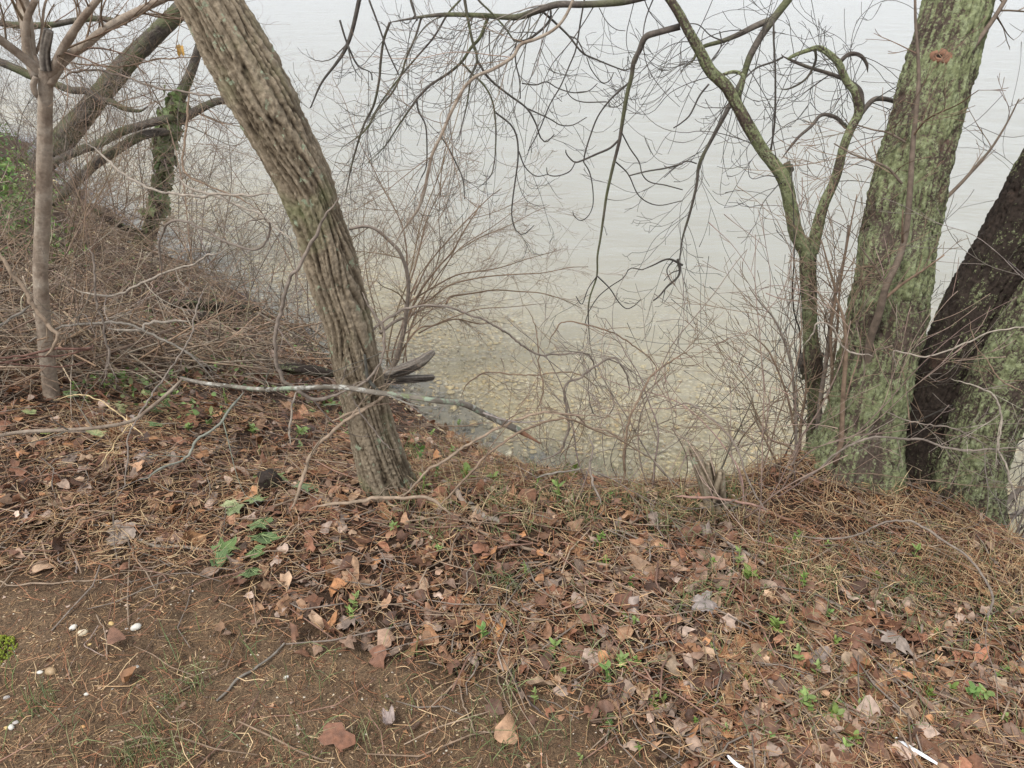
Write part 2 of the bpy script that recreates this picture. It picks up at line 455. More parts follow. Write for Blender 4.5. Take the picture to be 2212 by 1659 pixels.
    ad = n.new('ShaderNodeMath'); ad.operation = 'ADD'; l.new(fine.outputs[0], ad.inputs[0]); l.new(mid.outputs[0], ad.inputs[1])
    return finish(m, n, l, col, 0.85, ad.outputs[0], 0.6, 0.006, 0.2)
for k in ('furrow', 'lichen', 'lichen_dark', 'lichen_mid', 'smooth', 'mossdark', 'lichen_stick', 'rotten'):
    M[k] = mat_bark('bark_' + k, k)

def mat_plain(name, col, rough=0.5, spec=0.4, var=0.15, scale=60):
    m, n, l = new_mat(name)
    g = n.new('ShaderNodeNewGeometry')
    x = noise_node(n, l, scale, 4, 0.6, g.outputs['Position'])
    r = ramp(n, [(0.3, tuple(c * (1 - var) for c in col)), (0.7, tuple(min(1, c * (1 + var)) for c in col))]); l.new(x.outputs[0], r.inputs[0])
    return finish(m, n, l, r.outputs[0], rough, x.outputs[0], 0.2, 0.002, spec)
M['plastic'] = mat_plain('white_plastic', (0.80, 0.80, 0.80), 0.35, 0.5, 0.05)
M['cutwood'] = mat_plain('knot_wood', (0.20, 0.105, 0.065), 0.8, 0.2, 0.3, 50)
M['hole'] = mat_plain('knot_hollow', (0.02, 0.014, 0.01), 0.9, 0.1, 0.3, 50)
M['moss'] = mat_vcol('cushion_moss', 0.9, 80, 0.4, 200, 0.5, 0.004, 0.1)

# ================================================================== SETTING
def grid_patch(xs, ys, hfun):
    X, Y = np.meshgrid(xs, ys)
    Z = hfun(X.ravel(), Y.ravel())
    nx, ny = len(xs), len(ys)
    i = np.arange(nx * ny).reshape(ny, nx)
    Q = np.stack([i[:-1, :-1], i[:-1, 1:], i[1:, 1:], i[1:, :-1]], -1).reshape(-1, 4)
    return np.stack([X.ravel(), Y.ravel(), Z], 1), Q
def graded(a, b, c, d, fine, coarse):
    """coarse from a to b, fine from b to c, coarse c to d with growth"""
    mid = list(np.arange(b, c, fine))
    left, s, x = [], fine, b
    while x > a: s = min(s * 1.25, coarse); x -= s; left.append(x)
    right, s, x = [], fine, mid[-1]
    while x < d: s = min(s * 1.25, coarse); x += s; right.append(x)
    return np.array(left[::-1] + mid + right)
def below_ground(x, y):
    return height(x, y)
xs = graded(-60, -2.6, 2.4, 40, 0.014, 1.5); ys = graded(-12, 0.75, 3.0, 30, 0.014, 0.8)
def sunk(x, y):
    z = height(x, y)
    return z - 0.10 * np.clip((WATER_Z + 0.01 - z) / 0.05, 0, 1)
V, Q = grid_patch(xs, ys, sunk)
zc = V[Q][:, :, 2].max(1)
Q = Q[zc > WATER_Z - 0.2]
used = np.unique(Q); remap = -np.ones(len(V), int); remap[used] = np.arange(len(used))
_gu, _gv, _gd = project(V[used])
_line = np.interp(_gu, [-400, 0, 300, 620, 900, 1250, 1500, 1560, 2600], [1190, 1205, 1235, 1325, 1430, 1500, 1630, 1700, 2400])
_hum_shade = 1 - np.clip((_gv - _line - 45 * noise3(V[used][:, 0] * 5, V[used][:, 1] * 5, 9.0)) / 150 + 0.5, 0, 1)  # where leaf mould and painted gap shade darken the soil
_hum_shade[(V[used][:, 1] < 0.5)] = 0
ground = link('ground', mesh_from('ground', V[used], quads=remap[Q], attrs={'humus_shade': _hum_shade}), M['soil'])
tag(ground, 'brown bare soil and litter-covered lake bank', kind='structure')
xs = graded(-500, -9, 6, 500, 0.06, 20); ys = graded(1.5, 2.6, 13, 900, 0.06, 25)
V, Q = grid_patch(xs, ys, lambda x, y: height(x, y) - 0.012)
zc = V[Q][:, :, 2].min(1)
Q = Q[zc < WATER_Z + 0.12]
used = np.unique(Q); remap = -np.ones(len(V), int); remap[used] = np.arange(len(used))
bed = link('lake_bed', mesh_from('lake_bed', V[used], quads=remap[Q]), M['bed'])
tag(bed, 'pebbly and silty bed of the lake under clear shallows', kind='structure')
wv, wq = grid_patch(np.array([-500, -60, -10, 0, 10, 60, 500.0]), np.array([1.2, 10, 30, 120, 900.0]), lambda x, y: np.full(len(x), WATER_Z))
water = link('water', mesh_from('water', wv, quads=wq, smooth=False), M['water'])
tag(water, 'pale grey rippled lake water turning clear over pebbles at the shore', kind='structure')

# ================================================================== TREES
def parse(tile, s):
    i, j = tile
    return [(i * 737.33 + float(a.split(',')[0]) / 3.0, j * 553.0 + float(a.split(',')[1]) / 3.0) for a in s.split()]
def lift_pts(uv, widths, ydep, n):
    """photo polyline (u, v) + widths in photo pixels + world y per point -> world points and radii"""
    k = len(uv)
    ws = np.interp(np.linspace(0, 1, k), np.linspace(0, 1, len(widths)), widths)
    yd = np.interp(np.linspace(0, 1, k), np.linspace(0, 1, len(ydep)), ydep)
    P = []
    for (u, v), w, y in zip(uv, ws, yd):
        p, t = W(u, v, y)
        P.append((*p, w * 0.5 * t / F))
    S = smooth_poly(P, n)
    return S[:, :3], np.maximum(S[:, 3], 0.0004)

def frames(P):
    T = np.gradient(P, axis=0); T /= np.linalg.norm(T, axis=1, keepdims=True)
    a = np.cross(T[0], (0.31, 0.17, 0.93) if abs(T[0][2]) < 0.8 else (0.9, 0.4, 0.1)); a /= np.linalg.norm(a)
    A = [a]
    for k in range(1, len(P)):
        a = A[-1] - T[k] * np.dot(A[-1], T[k]); A.append(a / np.linalg.norm(a))
    A = np.array(A)
    return T, A, np.cross(T, A)
def bark_tube(name, P, R, sides, kind, seed, flare=0.0, lumps=0.03, s0=0.0):
    """closed swept trunk with real bark relief; attribute 'ridge' = relief height"""
    T, A, B = frames(P)
    n = len(P)
    th = np.arange(sides) * 2 * math.pi / sides
    s = np.concatenate([[0], np.cumsum(np.linalg.norm(np.diff(P, axis=0), axis=1))])
    TH, S = np.meshgrid(th, s); RR = np.repeat(R[:, None], sides, 1)
    cx, sy = np.cos(TH), np.sin(TH)
    rm = float(np.mean(R))
    big = noise3(cx * 1.2 + seed, sy * 1.2, S * 3.0) * lumps * 2 + noise3(cx * 2.4, sy * 2.4 + seed, S * 9) * lumps
    if kind == 'furrow':
        tw = S * 0.9 + 0.35 * noise3(cx + seed, sy, S * 4)
        c2, s2 = np.cos(TH + tw), np.sin(TH + tw)
        k = rm / 0.085
        a = 1 - np.abs(noise3(c2 * 9 * k + seed, s2 * 9 * k, S * 5.0 + 0.55 * noise3(cx * 3, sy * 3, S * 7)))
        b = 1 - np.abs(noise3(c2 * 14 * k, s2 * 14 * k + seed, S * 11))
        c = fbm(c2 * 20 * k, s2 * 20 * k, S * 110, 3)
        h = 1.0 - np.clip(1.0 - 1.25 * np.abs(1 - a) ** 0.7, 0, 1) ** 1.2
        h = 0.60 * h + 0.24 * (1 - b ** 2) + 0.17 * c - 0.20 * np.clip(noise3(c2 * 9 * k, s2 * 9 * k, S * 34 + seed) - 0.3, 0, 1)
        h = (h - h.min()) / (h.max() - h.min())
        disp = (h - 0.6) * 0.27
    elif kind == 'plate':
        k = rm / 0.12
        a = np.abs(noise3(cx * 10 * k + seed, sy * 10 * k, S * 13 + noise3(cx * 3, sy * 3, S * 10))) ** 0.6
        c = fbm(cx * 20 * k + seed, sy * 20 * k, S * 60, 3)
        h = 0.7 * np.minimum(a, 0.75) + 0.20 * c
        h = (h - h.min()) / (h.max() - h.min())
        disp = (h - 0.65) * 0.19
    elif kind == 'wood':
        a = 1 - np.abs(noise3(cx * 5 + seed, sy * 5, S * 5))
        h = 0.8 * a + 0.2 * fbm(cx * 12, sy * 12 + seed, S * 20, 2)
        h = (h - h.min()) / (h.max() - h.min())
        disp = (h - 0.6) * 0.35
    else:
        c = fbm(cx * 5 + seed, sy * 5, S * 40, 3)
        h = np.clip(0.5 + 0.35 * c, 0, 1); disp = (h - 0.5) * 0.06
    fl = 0
    if flare > 0:
        fl = flare * np.exp(-np.maximum(S - s0 + rm * 0.6, 0) / (rm * 1.5)) * (1 + 0.45 * np.cos(TH * 4 + seed) + 0.25 * np.cos(TH * 7 + seed * 2))
    rad = RR * (1 + big + disp + fl)
    V = P[:, None, :] + rad[..., None] * (cx[..., None] * A[:, None, :] + sy[..., None] * B[:, None, :])
    idx = np.arange(n * sides).reshape(n, sides); nx = np.roll(idx, -1, 1)
    Q = np.stack([idx[:-1], nx[:-1], nx[1:], idx[1:]], -1).reshape(-1, 4)
    V = V.reshape(-1, 3); ridge = h.ravel()
    c0, c1 = len(V), len(V) + 1
    V = np.vstack([V, P[0], P[-1] + T[-1] * R[-1] * 0.15])
    ridge = np.concatenate([ridge, [0.2, 0.4]])
    tr = np.concatenate([np.stack([np.full(sides, c0), nx[0], idx[0]], 1), np.stack([np.full(sides, c1), idx[-1], nx[-1]], 1)])
    return mesh_from(name, V, quads=Q, tris=tr, attrs={'ridge': ridge})

def extend(P, R, length, n, taper=0.8, bend=(0, 0, 0)):
    d = P[-1] - P[-4]; d /= np.linalg.norm(d)
    t = np.linspace(0, 1, n + 1)[1:, None]
    Q = P[-1] + d * length * t + np.asarray(bend) * t ** 2
    return np.vstack([P, Q]), np.concatenate([R, R[-1] * (1 - (1 - taper) * t[:, 0])])
def root_down(P, R, length, n, d=(0, 0, -1)):
    t = np.linspace(1, 0, n + 1)[:-1, None]
    Q = P[0] + np.asarray(d, float) * length * t
    return np.vstack([Q, P]), np.concatenate([np.full(n, R[0]), R])
def rs(P, R, n):
    S = smooth_poly(np.column_stack([P, R]), n)
    return S[:, :3], S[:, 3]

# ---- wandering growth for twigs
def norm3(d):
    q = math.sqrt(d[0] * d[0] + d[1] * d[1] + d[2] * d[2]) or 1e-9
    return (d[0] / q, d[1] / q, d[2] / q)
def side_dir(d, ang):
    while True:
        r = (random.gauss(0, 1), random.gauss(0, 1), random.gauss(0, 1))
        k = r[0] * d[0] + r[1] * d[1] + r[2] * d[2]
        q = (r[0] - k * d[0], r[1] - k * d[1], r[2] - k * d[2])
        if q[0] ** 2 + q[1] ** 2 + q[2] ** 2 > 0.01: break
    q = norm3(q); c, s = math.cos(ang), math.sin(ang)
    return norm3((d[0] * c + q[0] * s, d[1] * c + q[1] * s, d[2] * c + q[2] * s))
STY = {
 'hang':  dict(step=0.030, wig=0.16, g0=-0.10, g1=0.26, turn=0.55, kids=3.6, ang=(0.45, 0.95), kl=(0.35, 0.7), lv=2, rmin=0.0009),
 'shrub': dict(step=0.035, wig=0.13, g0=0.012, g1=0.02, turn=0.6, kids=6.5, ang=(0.45, 0.9), kl=(0.25, 0.55), lv=3, rmin=0.0009),
 'spray': dict(step=0.028, wig=0.15, g0=0.00, g1=0.05, turn=0.6, kids=6.0, ang=(0.4, 0.85), kl=(0.3, 0.6), lv=2, rmin=0.0009),
 'wild':  dict(step=0.035, wig=0.24, g0=-0.02, g1=0.0, turn=0.5, kids=3.0, ang=(0.4, 1.1), kl=(0.3, 0.6), lv=2, rmin=0.0010),
 'shoot': dict(step=0.045, wig=0.06, g0=0.01, g1=0.03, turn=0.4, kids=3.5, ang=(0.4, 0.7), kl=(0.15, 0.35), lv=1, rmin=0.0011),
}
def grow(tb, p, d, L, r, sty, col, lvl=0, sides=None, cj=0.15):
    st = STY[sty]
    n = max(4, min(26, int(L / st['step'])))
    step = L / n
    d = norm3(d)
    pts, rad = [p], [r]
    w = (random.gauss(0, st['wig']), random.gauss(0, st['wig']), random.gauss(0, st['wig']))
    hook = random.random() < 0.8
    r_end = max(st['rmin'], r * 0.35)
    kids = []
    pk = st['kids'] / n * (L ** 0.4)
    for i in range(n):
        t = (i + 1) / n
        g = st['g0'] if t < st['turn'] or not hook else st['g1'] * min(1.6, 0.4 + 0.25 / max(L, 0.08) * 0.5)
        w = tuple(a * 0.72 + random.gauss(0, st['wig']) * 0.55 for a in w)
        d = norm3((d[0] + w[0] * 0.6, d[1] + w[1] * 0.6, d[2] + w[2] * 0.6 + g))
        p = (p[0] + d[0] * step, p[1] + d[1] * step, p[2] + d[2] * step)
        if p[2] < WATER_Z + 0.02 and i > 2: break
        pts.append(p); rad.append(max(st['rmin'], r + (r_end - r) * t))
        if lvl < st['lv'] and t > 0.12 and random.random() < pk:
            kids.append((p, d, t, rad[-1]))
    if len(pts) < 3: return
    if lvl and random.random() < 0.6 and len(pts) > 5:
        rad[-1] *= 1.7; rad[-2] *= 1.3                      # bud at the tip
    j = 1 + random.gauss(0, cj); c = tuple(min(0.9, max(0.01, x * j * (1 + random.gauss(0, 0.03)))) for x in col)
    tb.add(pts, rad, sides or (5 if r > 0.005 else 3), c)
    for (kp, kd, t, kr) in kids:
        kl = L * random.uniform(*st['kl']) * (1.15 - 0.6 * t)
        if kl < 0.03: continue
        grow(tb, kp, side_dir(kd, random.uniform(*st['ang'])), kl, max(st['rmin'], kr * random.uniform(0.45, 0.72)), sty, col, lvl + 1, None, cj)
def twigs_on(tb, P, R, n, L, sty, col, t0=0.1, t1=1.0, droop=0.0, ang=(0.5, 1.1), rk=0.5):
    for k in range(n):
        t = random.uniform(t0, t1); i = min(len(P) - 2, max(1, int(t * (len(P) - 1))))
        d = norm3(tuple(P[i + 1] - P[i - 1])); q = side_dir(d, random.uniform(*ang))
        q = norm3((q[0], q[1], q[2] - droop))
        grow(tb, tuple(P[i]), q, random.uniform(*L), min(0.006, max(0.0011, R[i] * rk)), sty, col)

BACKLIT_DARK = (0.070, 0.060, 0.050); GREY = (0.19, 0.165, 0.135); BROWN = (0.205, 0.143, 0.097); MAUVE = (0.20, 0.162, 0.130)  # the dark tone paints in how twigs look backlit by bright water
TAN = (0.27, 0.20, 0.14); RED = (0.165, 0.088, 0.065); PALE = (0.29, 0.245, 0.195); STRAW = (0.50, 0.37, 0.20)

# ---- 1. the leaning furrowed trunk in the middle
uvw = [(842, 1062, 122), (822, 1000, 112), (797, 900, 103), (772, 800, 106), (752, 700, 108), (724, 600, 118), (695, 500, 120), (660, 400, 128), (610, 300, 140), (560, 200, 150), (506, 100, 146), (452, 0, 138), (398, -100, 132)]
P, R = lift_pts([(a, b) for a, b, _ in uvw], [c * 0.94 for *_, c in uvw], [2.02, 2.0, 2.0, 2.02], 120)
P, R = extend(P, R, 1.6, 40, 0.75, (-0.1, 0.1, 0.1)); P, R = root_down(P, R, 0.25, 6, (0.15, 0, -1)); P, R = rs(P, R, 800)
t = empty('leaning_tree', tuple(P[0]), 'leaning tree with deeply furrowed brown bark and pale green lichen spots', 'tree')
child('trunk', bark_tube('trunk', P, R, 220, 'furrow', 3.0, 0.18, 0.025, s0=0.25), M['furrow'], t)
PT1, RT1 = P, R

# ---- 2. the clump of green-lichened trunks at the bluff edge
def rough_tree(name, label, uvw, yd, mat, seed, ext=1.6, flare=0.6, down=0.3, sides=200, rings=640, cat='tree'):
    P, R = lift_pts([(a, b) for a, b, _ in uvw], [c for *_, c in uvw], yd, 90)
    P, R = extend(P, R, ext, 30, 0.75); P, R = root_down(P, R, down, 6, (0, 0.05, -1)); P, R = rs(P, R, rings)
    t = empty(name, tuple(P[0]), label, cat)
    child('trunk', bark_tube('trunk', P, R, sides, 'plate', seed, flare, 0.03, s0=down), mat, t)
    return t, P, R
big, PB, RB = rough_tree('lichen_tree', 'tall straight trunk crusted with green lichen, with a round knot hole near the top',
    [(1834, 1045, 168), (1850, 980, 165), (1866, 920, 160), (1886, 820, 158), (1907, 720, 160), (1934, 553, 150), (1944, 500, 150), (1981, 333, 152), (2026, 167, 146), (2073, 0, 134), (2100, -100, 128)],
    [2.30, 2.36, 2.48, 2.65, 2.85], M['lichen'], 5.0, flare=0.5)
back, PK, RK = rough_tree('lichen_tree', 'dark trunk leaning out between the two green lichen trunks',
    [(1972, 1090, 100), (1978, 1020, 100), (2010, 886, 112), (2085, 720, 140), (2180, 553, 150), (2290, 350, 152), (2360, 220, 150)],
    [2.36, 2.45, 2.55, 2.62], M['lichen_dark'], 9.0, ext=1.4, flare=0.15)
front, PF, RF = rough_tree('lichen_tree', 'green lichen trunk leaning out of the picture in front of the dark one',
    [(2078, 1125, 150), (2092, 1040, 140), (2108, 980, 134), (2148, 870, 140), (2232, 720, 146), (2300, 610, 146), (2390, 470, 142)],
    [2.20, 2.22, 2.26, 2.30], M['lichen_mid'], 14.0, ext=1.4, flare=0.28)
# knot on the tall trunk: a raised ring of callus wood round a dark hollow
def surf_on(P, R, u, v):
    i = int(np.argmin([(project(P[k:k + 1])[0][0] - u) ** 2 + (project(P[k:k + 1])[1][0] - v) ** 2 for k in range(len(P))]))
    d = np.array(ray(u, v)); d /= np.linalg.norm(d); o = np.array([0, 0, CAM_H])
    c = P[i]; tt = np.dot(c - o, d); q = o + d * tt
    off = q - c; r = R[i]; m = np.linalg.norm(off)
    back = math.sqrt(max(r * r - m * m, (0.2 * r) ** 2))
    q = q - d * back
    nrm = q - c; tg = P[min(i + 3, len(P) - 1)] - P[i - 3]; tg /= np.linalg.norm(tg)
    nrm -= tg * np.dot(nrm, tg); nrm /= np.linalg.norm(nrm)
    return q, nrm, tg
q, nr, tg = surf_on(PB, RB, 2034, 122); sd = np.cross(nr, tg); q = q + nr * 0.004
prof = [(1.45, -0.35), (1.2, -0.02), (1.0, 0.07), (0.80, 0.10), (0.62, 0.12), (0.48, 0.05), (0.36, 0.02)]
kr = 0.021; Vk, ns = [], 22
for (a, b) in prof:
    for k in range(ns):
        an = 2 * math.pi * k / ns; wob = 0.92 + 0.14 * math.sin(2 * an + 1) + 0.05 * math.sin(5 * an) + 0.03 * math.sin(11 * an + a * 3)
        Vk.append(q + kr * (a * wob * (math.cos(an) * sd * 1.12 + math.sin(an) * tg * 0.92) + b * nr * (1 + 0.5 * math.sin(3 * an)) + (0.30 * sd if a < 0.7 else 0 * sd)))
ix = np.arange(len(prof) * ns).reshape(len(prof), ns); nx = np.roll(ix, -1, 1)
kn = child('knot', mesh_from('knot', Vk, quads=np.stack([ix[:-1], nx[:-1], nx[1:], ix[1:]], -1).reshape(-1, 4)), M['cutwood'], big)
kn['label'] = 'orange-brown ring of callus wood round a dark hole'
hv = [Vk[-ns + k] for k in range(ns)] + [q + nr * kr * 0.01]
hl = child('hollow', mesh_from('hollow', hv, tris=[(k, (k + 1) % ns, ns) for k in range(ns)]), M['hole'], kn)

# helper: bark limb child / stick
def limb(parent, tile, s, widths, yd, mat, seed, name='limb', sides=14, kind='plain', n=None):
    uv = parse(tile, s)
    P, R = lift_pts(uv, [w / 3.0 for w in widths], yd, n or max(16, len(uv) * 9))
    if kind == 'plain': R = R * np.clip(0.22 + 4.5 * (1 - np.linspace(0, 1, len(R))), 0, 1)
    child(name, bark_tube(name, P, R, sides, kind, seed, 0, 0.05), M[mat], parent)
    return P, R

# epicormic shoots on the tall trunk
tb = Tubes()
for tile, s, w, yd in [((2, 1), '1190,800 1210,560 1270,380 1320,190 1400,20 1450,-180 1475,-450 1490,-700 1520,-1000 1530,-1200 1510,-1500 1505,-1800', (48, 50, 44, 38, 32, 22, 14), (2.33, 2.28, 2.33, 2.38, 2.44)),
                       ((2, 1), '1320,190 1255,80 1195,0 1150,-60', (16, 9), (2.29, 2.3)),
                       ((2, 0), '1440,920 1330,860 1230,840 1100,800', (15, 8), (2.36, 2.36)),
                       ((2, 0), '1420,1190 1330,1090 1220,1040 1100,1000 980,930', (18, 8), (2.34, 2.36)),
                       ((2, 0), '1690,1300 1800,1190 1900,1080 2000,960 2100,800 2180,640', (26, 18, 8), (2.55, 2.6)),
                       ((2, 0), '1860,340 1930,240 2010,130 2090,0 2150,-120', (38, 30, 24), (2.62, 2.7)),
                       ((2, 1), '1230,655 1250,610 1310,598 1360,580', (14, 12), (2.2, 2.2))]:
    P, R = lift_pts(parse(tile, s), [x / 3 for x in w], yd, 40)
    tb.add(P, R, 7, (0.155, 0.118, 0.088))
    twigs_on(tb, P, R, 5, (0.12, 0.4), 'spray', BROWN, 0.15)
child('shoots', tb.mesh('shoots'), M['twig'], big)['kind'] = 'stuff'

# ---- 3. the small forked tree
ft = empty('forked_tree', W(1745, 1030, 2.62)[0], 'slim forked tree with dark burls and light green lichen patches', 'tree')
P, R = lift_pts(parse((2, 1), '815,1430 815,1400 835,1250 850,1100 860,900 850,700 835,560 825,450 815,200 810,0 805,-60'), [w / 3 for w in (86, 84, 88, 92, 98, 118, 100, 92, 98, 104, 108)], (2.62, 2.62, 2.66), 70)
P, R = root_down(P, R, 0.35, 6, (0.05, 0.1, -1)); P, R = rs(P, R, 260)
child('trunk', bark_tube('trunk', P, R, 48, 'plate', 21.0, 0.2, 0.07), M['lichen'], ft)
FT = []
FT.append(limb(ft, (2, 0), '815,1640 740,1520 700,1350 660,1180 600,1080 520,980 430,830 350,680 280,560 180,460 110,330 40,210 -30,80 -100,-30 -200,-190', (104, 88, 84, 88, 80, 74, 78, 72, 74, 74, 70, 62, 60, 56, 52), (2.66, 2.7, 2.75), 'lichen', 23.0, sides=32, kind='plate', n=220))
FT.append(limb(ft, (2, 0), '840,1640 855,1560 880,1450 920,1310 990,1150 1040,960 1090,830 1140,730 1120,600 1060,520 1010,410 950,350 880,310 800,330 720,360 680,385', (80, 78, 74, 66, 60, 58, 58, 58, 50, 46, 44, 40, 34, 26, 22, 16), (2.66, 2.72, 2.78), 'lichen', 25.0, sides=24, kind='plate', n=170))
FT.append(limb(ft, (2, 0), '1010,410 1080,350 1150,360 1190,410 1200,470', (28, 24, 18), (2.77, 2.78), 'mossdark', 27.0, sides=10))
FT.append(limb(ft, (2, 0), '1165,700 1150,590 1080,530 960,480 800,430 660,370 640,350', (32, 30, 26, 22, 18), (2.76, 2.84), 'mossdark', 28.0, sides=10))
FT.append(limb(ft, (2, 0), '1150,740 1230,650 1300,640 1380,660 1460,690', (34, 30, 26), (2.75, 2.85), 'mossdark', 29.0, sides=10))
FT.append(limb(ft, (2, 0), '1060,825 990,760 900,745 830,820 740,900 640,1030', (26, 22, 16), (2.72, 2.66), 'mossdark', 30.0, sides=10))
FT.append(limb(ft, (2, 0), '860,320 860,400 800,510 690,575 610,575', (18, 14, 8), (2.78, 2.8), 'mossdark', 31.0, sides=8))
FT.append(limb(ft, (2, 0), '240,490 330,465 390,490 385,560 355,650', (22, 26, 34), (2.74, 2.72), 'lichen', 32.0, sides=10))
FT.append(limb(ft, (1, 0), '2195,170 2140,185 2050,210 1970,240 1930,330 1895,400 1880,500 1850,620 1820,800 1800,920 1760,1080 1720,1260 1700,1400 1680,1540 1660,1659 1655,1790 1610,1930 1600,2040 1610,2210 1630,2350', (44, 40, 42, 32, 28, 26, 22, 20, 17, 14, 12, 10, 9, 8), (2.78, 2.85), 'mossdark', 33.0, sides=10, n=120))
sub = [('1860,540 1790,600 1730,660 1660,760 1610,890 1580,990 1570,1050', (14, 9)), ('1800,905 1740,960 1650,1000 1560,1040 1510,1050 1460,1000 1455,970', (14, 6)),
 ('1520,1045 1480,1110 1400,1140 1340,1130 1330,1085', (8, 5)), ('1570,1050 1610,1120 1630,1230 1630,1330 1600,1400 1550,1430 1510,1400 1500,1370', (8, 5)),
 ('1820,865 1870,960 1930,1050 1950,1130 2000,1180 2100,1200 2212,1230', (9, 6)), ('1720,660 1560,660 1480,620 1450,540', (7, 5)), ('1735,665 1740,690 1790,690 1840,650', (7, 5)),
 ('1780,1050 1860,1130 1930,1270 2050,1330 2212,1300', (9, 5)), ('1860,1140 1980,1110 2100,1090 2212,1060', (7, 10)), ('1656,1790 1600,1870 1560,1970 1520,1920', (7, 5)),
 ('1660,1790 1740,1870 1800,1960 1850,2000 1900,1980 1940,1940', (8, 5)), ('1590,370 1620,450 1690,535 1740,520 1765,470', (7, 5))]
tb = Tubes()
for s, w in sub:
    P, R = lift_pts(parse((1, 0), s), [x / 3 * 1.15 for x in w], (2.83, 2.86), 24); tb.add(P, R, 4, BACKLIT_DARK)
for P, R in FT[:2]: twigs_on(tb, P, R, 15, (0.2, 0.6), 'hang', BACKLIT_DARK, 0.25, 1.0, 0.1, rk=0.10)
for P, R in FT[2:]: twigs_on(tb, P, R, 4, (0.15, 0.42), 'hang', BACKLIT_DARK, 0.1, rk=0.22)
child('twigs', tb.mesh('twigs'), M['twig'], ft)['kind'] = 'stuff'
# burls and broken stubs on it
def blob(name, c, r, mat, parent, seed, squash=(1, 1, 1), nlat=10, nlon=14, amp=0.25):
    V = []
    for i in range(nlat + 1):
        f = math.pi * i / nlat
        for k in range(nlon):
            a = 2 * math.pi * k / nlon
            V.append((math.sin(f) * math.cos(a), math.sin(f) * math.sin(a), math.cos(f)))
    V = np.array(V)
    d = 1 + amp * noise3(V[:, 0] * 2 + seed, V[:, 1] * 2, V[:, 2] * 2) + amp * 0.5 * noise3(V[:, 0] * 5, V[:, 1] * 5 + seed, V[:, 2] * 5)
    V = V * d[:, None] * r * np.array(squash) + np.array(c)
    ix = np.arange((nlat + 1) * nlon).reshape(nlat + 1, nlon); nx = np.roll(ix, -1, 1)
    me = mesh_from(name, V, quads=np.stack([ix[:-1], ix[1:], nx[1:], nx[:-1]], -1).reshape(-1, 4), attrs={'ridge': np.clip(0.5 + d - 1, 0, 1)})
    return child(name, me, M[mat], parent)
for (u, v, r, y) in [(1735, 780, 0.021, 2.63), (1764, 772, 0.019, 2.63), (1742, 535, 0.021, 2.66), (1752, 556, 0.019, 2.65), (1700, 366, 0.017, 2.70), (1745, 800, 0.024, 2.64)]:
    blob('burl', W(u, v, y)[0], r, 'mossdark', ft, u, (1, 1, 1.5), 22, 30, 0.5)

# ---- 4. the dark branch that hangs behind the forked tree
db = empty('hanging_branch', W(1700, 0, 3.3)[0], 'long dark bare branch hanging down behind the lichened fork', 'branch')
P, R = limb(db, (2, 0), '760,-120 690,-10 590,120 500,250 430,380 390,510 340,610 280,730 200,880 110,1060 90,1200 50,1370 0,1540 -20,1680 -60,1760', (54, 52, 50, 46, 44, 40, 36, 30, 24, 22, 18, 16, 14, 12, 10), (3.2, 3.1, 3.0), 'mossdark', 41.0, n=120)
P2, R2 = limb(db, (2, 0), '560,135 470,170 370,220 260,265 120,310 60,400 0,440', (44, 40, 34, 26, 18, 10), (3.18, 3.1), 'mossdark', 42.0)
tb = Tubes()
for s, w in [('170,545 110,620 50,740 0,790 -60,830', (13, 8)), ('650,370 590,400 480,440 400,510', (14, 10)), ('90,1060 30,1045 -40,1080 -120,1150', (9, 5)), ('260,265 180,230 100,160 0,155', (10, 6)),
             ('590,130 590,250 600,450 600,700 590,850 570,980', (16, 18)), ('240,200 250,290 200,380 110,430', (10, 7))]:
    Pa, Ra = lift_pts(parse((2, 0), s), [x / 3 for x in w], (3.12, 3.08), 20); tb.add(Pa, Ra, 4, BACKLIT_DARK)
twigs_on(tb, P, R, 20, (0.2, 0.6), 'hang', BACKLIT_DARK, 0.2, rk=0.18); twigs_on(tb, P2, R2, 7, (0.2, 0.5), 'hang', BACKLIT_DARK, 0.2, rk=0.2)
for s, w in [('2212,60 2120,20 2020,60 1950,90', (16, 6)), ('2180,20 2190,120 2110,200 2060,260 2020,290', (20, 10)), ('2150,30 2110,90 2130,150 2170,200', (12, 5)), ('1950,90 1870,80 1830,140 1740,200 1660,270 1600,370 1580,440', (7, 6)), ('2100,210 2080,300', (8, 4)), ('2200,90 2140,110 2090,160', (9, 5))]:
    Pa, Ra = lift_pts(parse((1, 1), s), [x / 3 for x in w], (3.0, 2.98), 18); tb.add(Pa, Ra, 4, BACKLIT_DARK)
child('twigs', tb.mesh('twigs'), M['twig'], db)['kind'] = 'stuff'

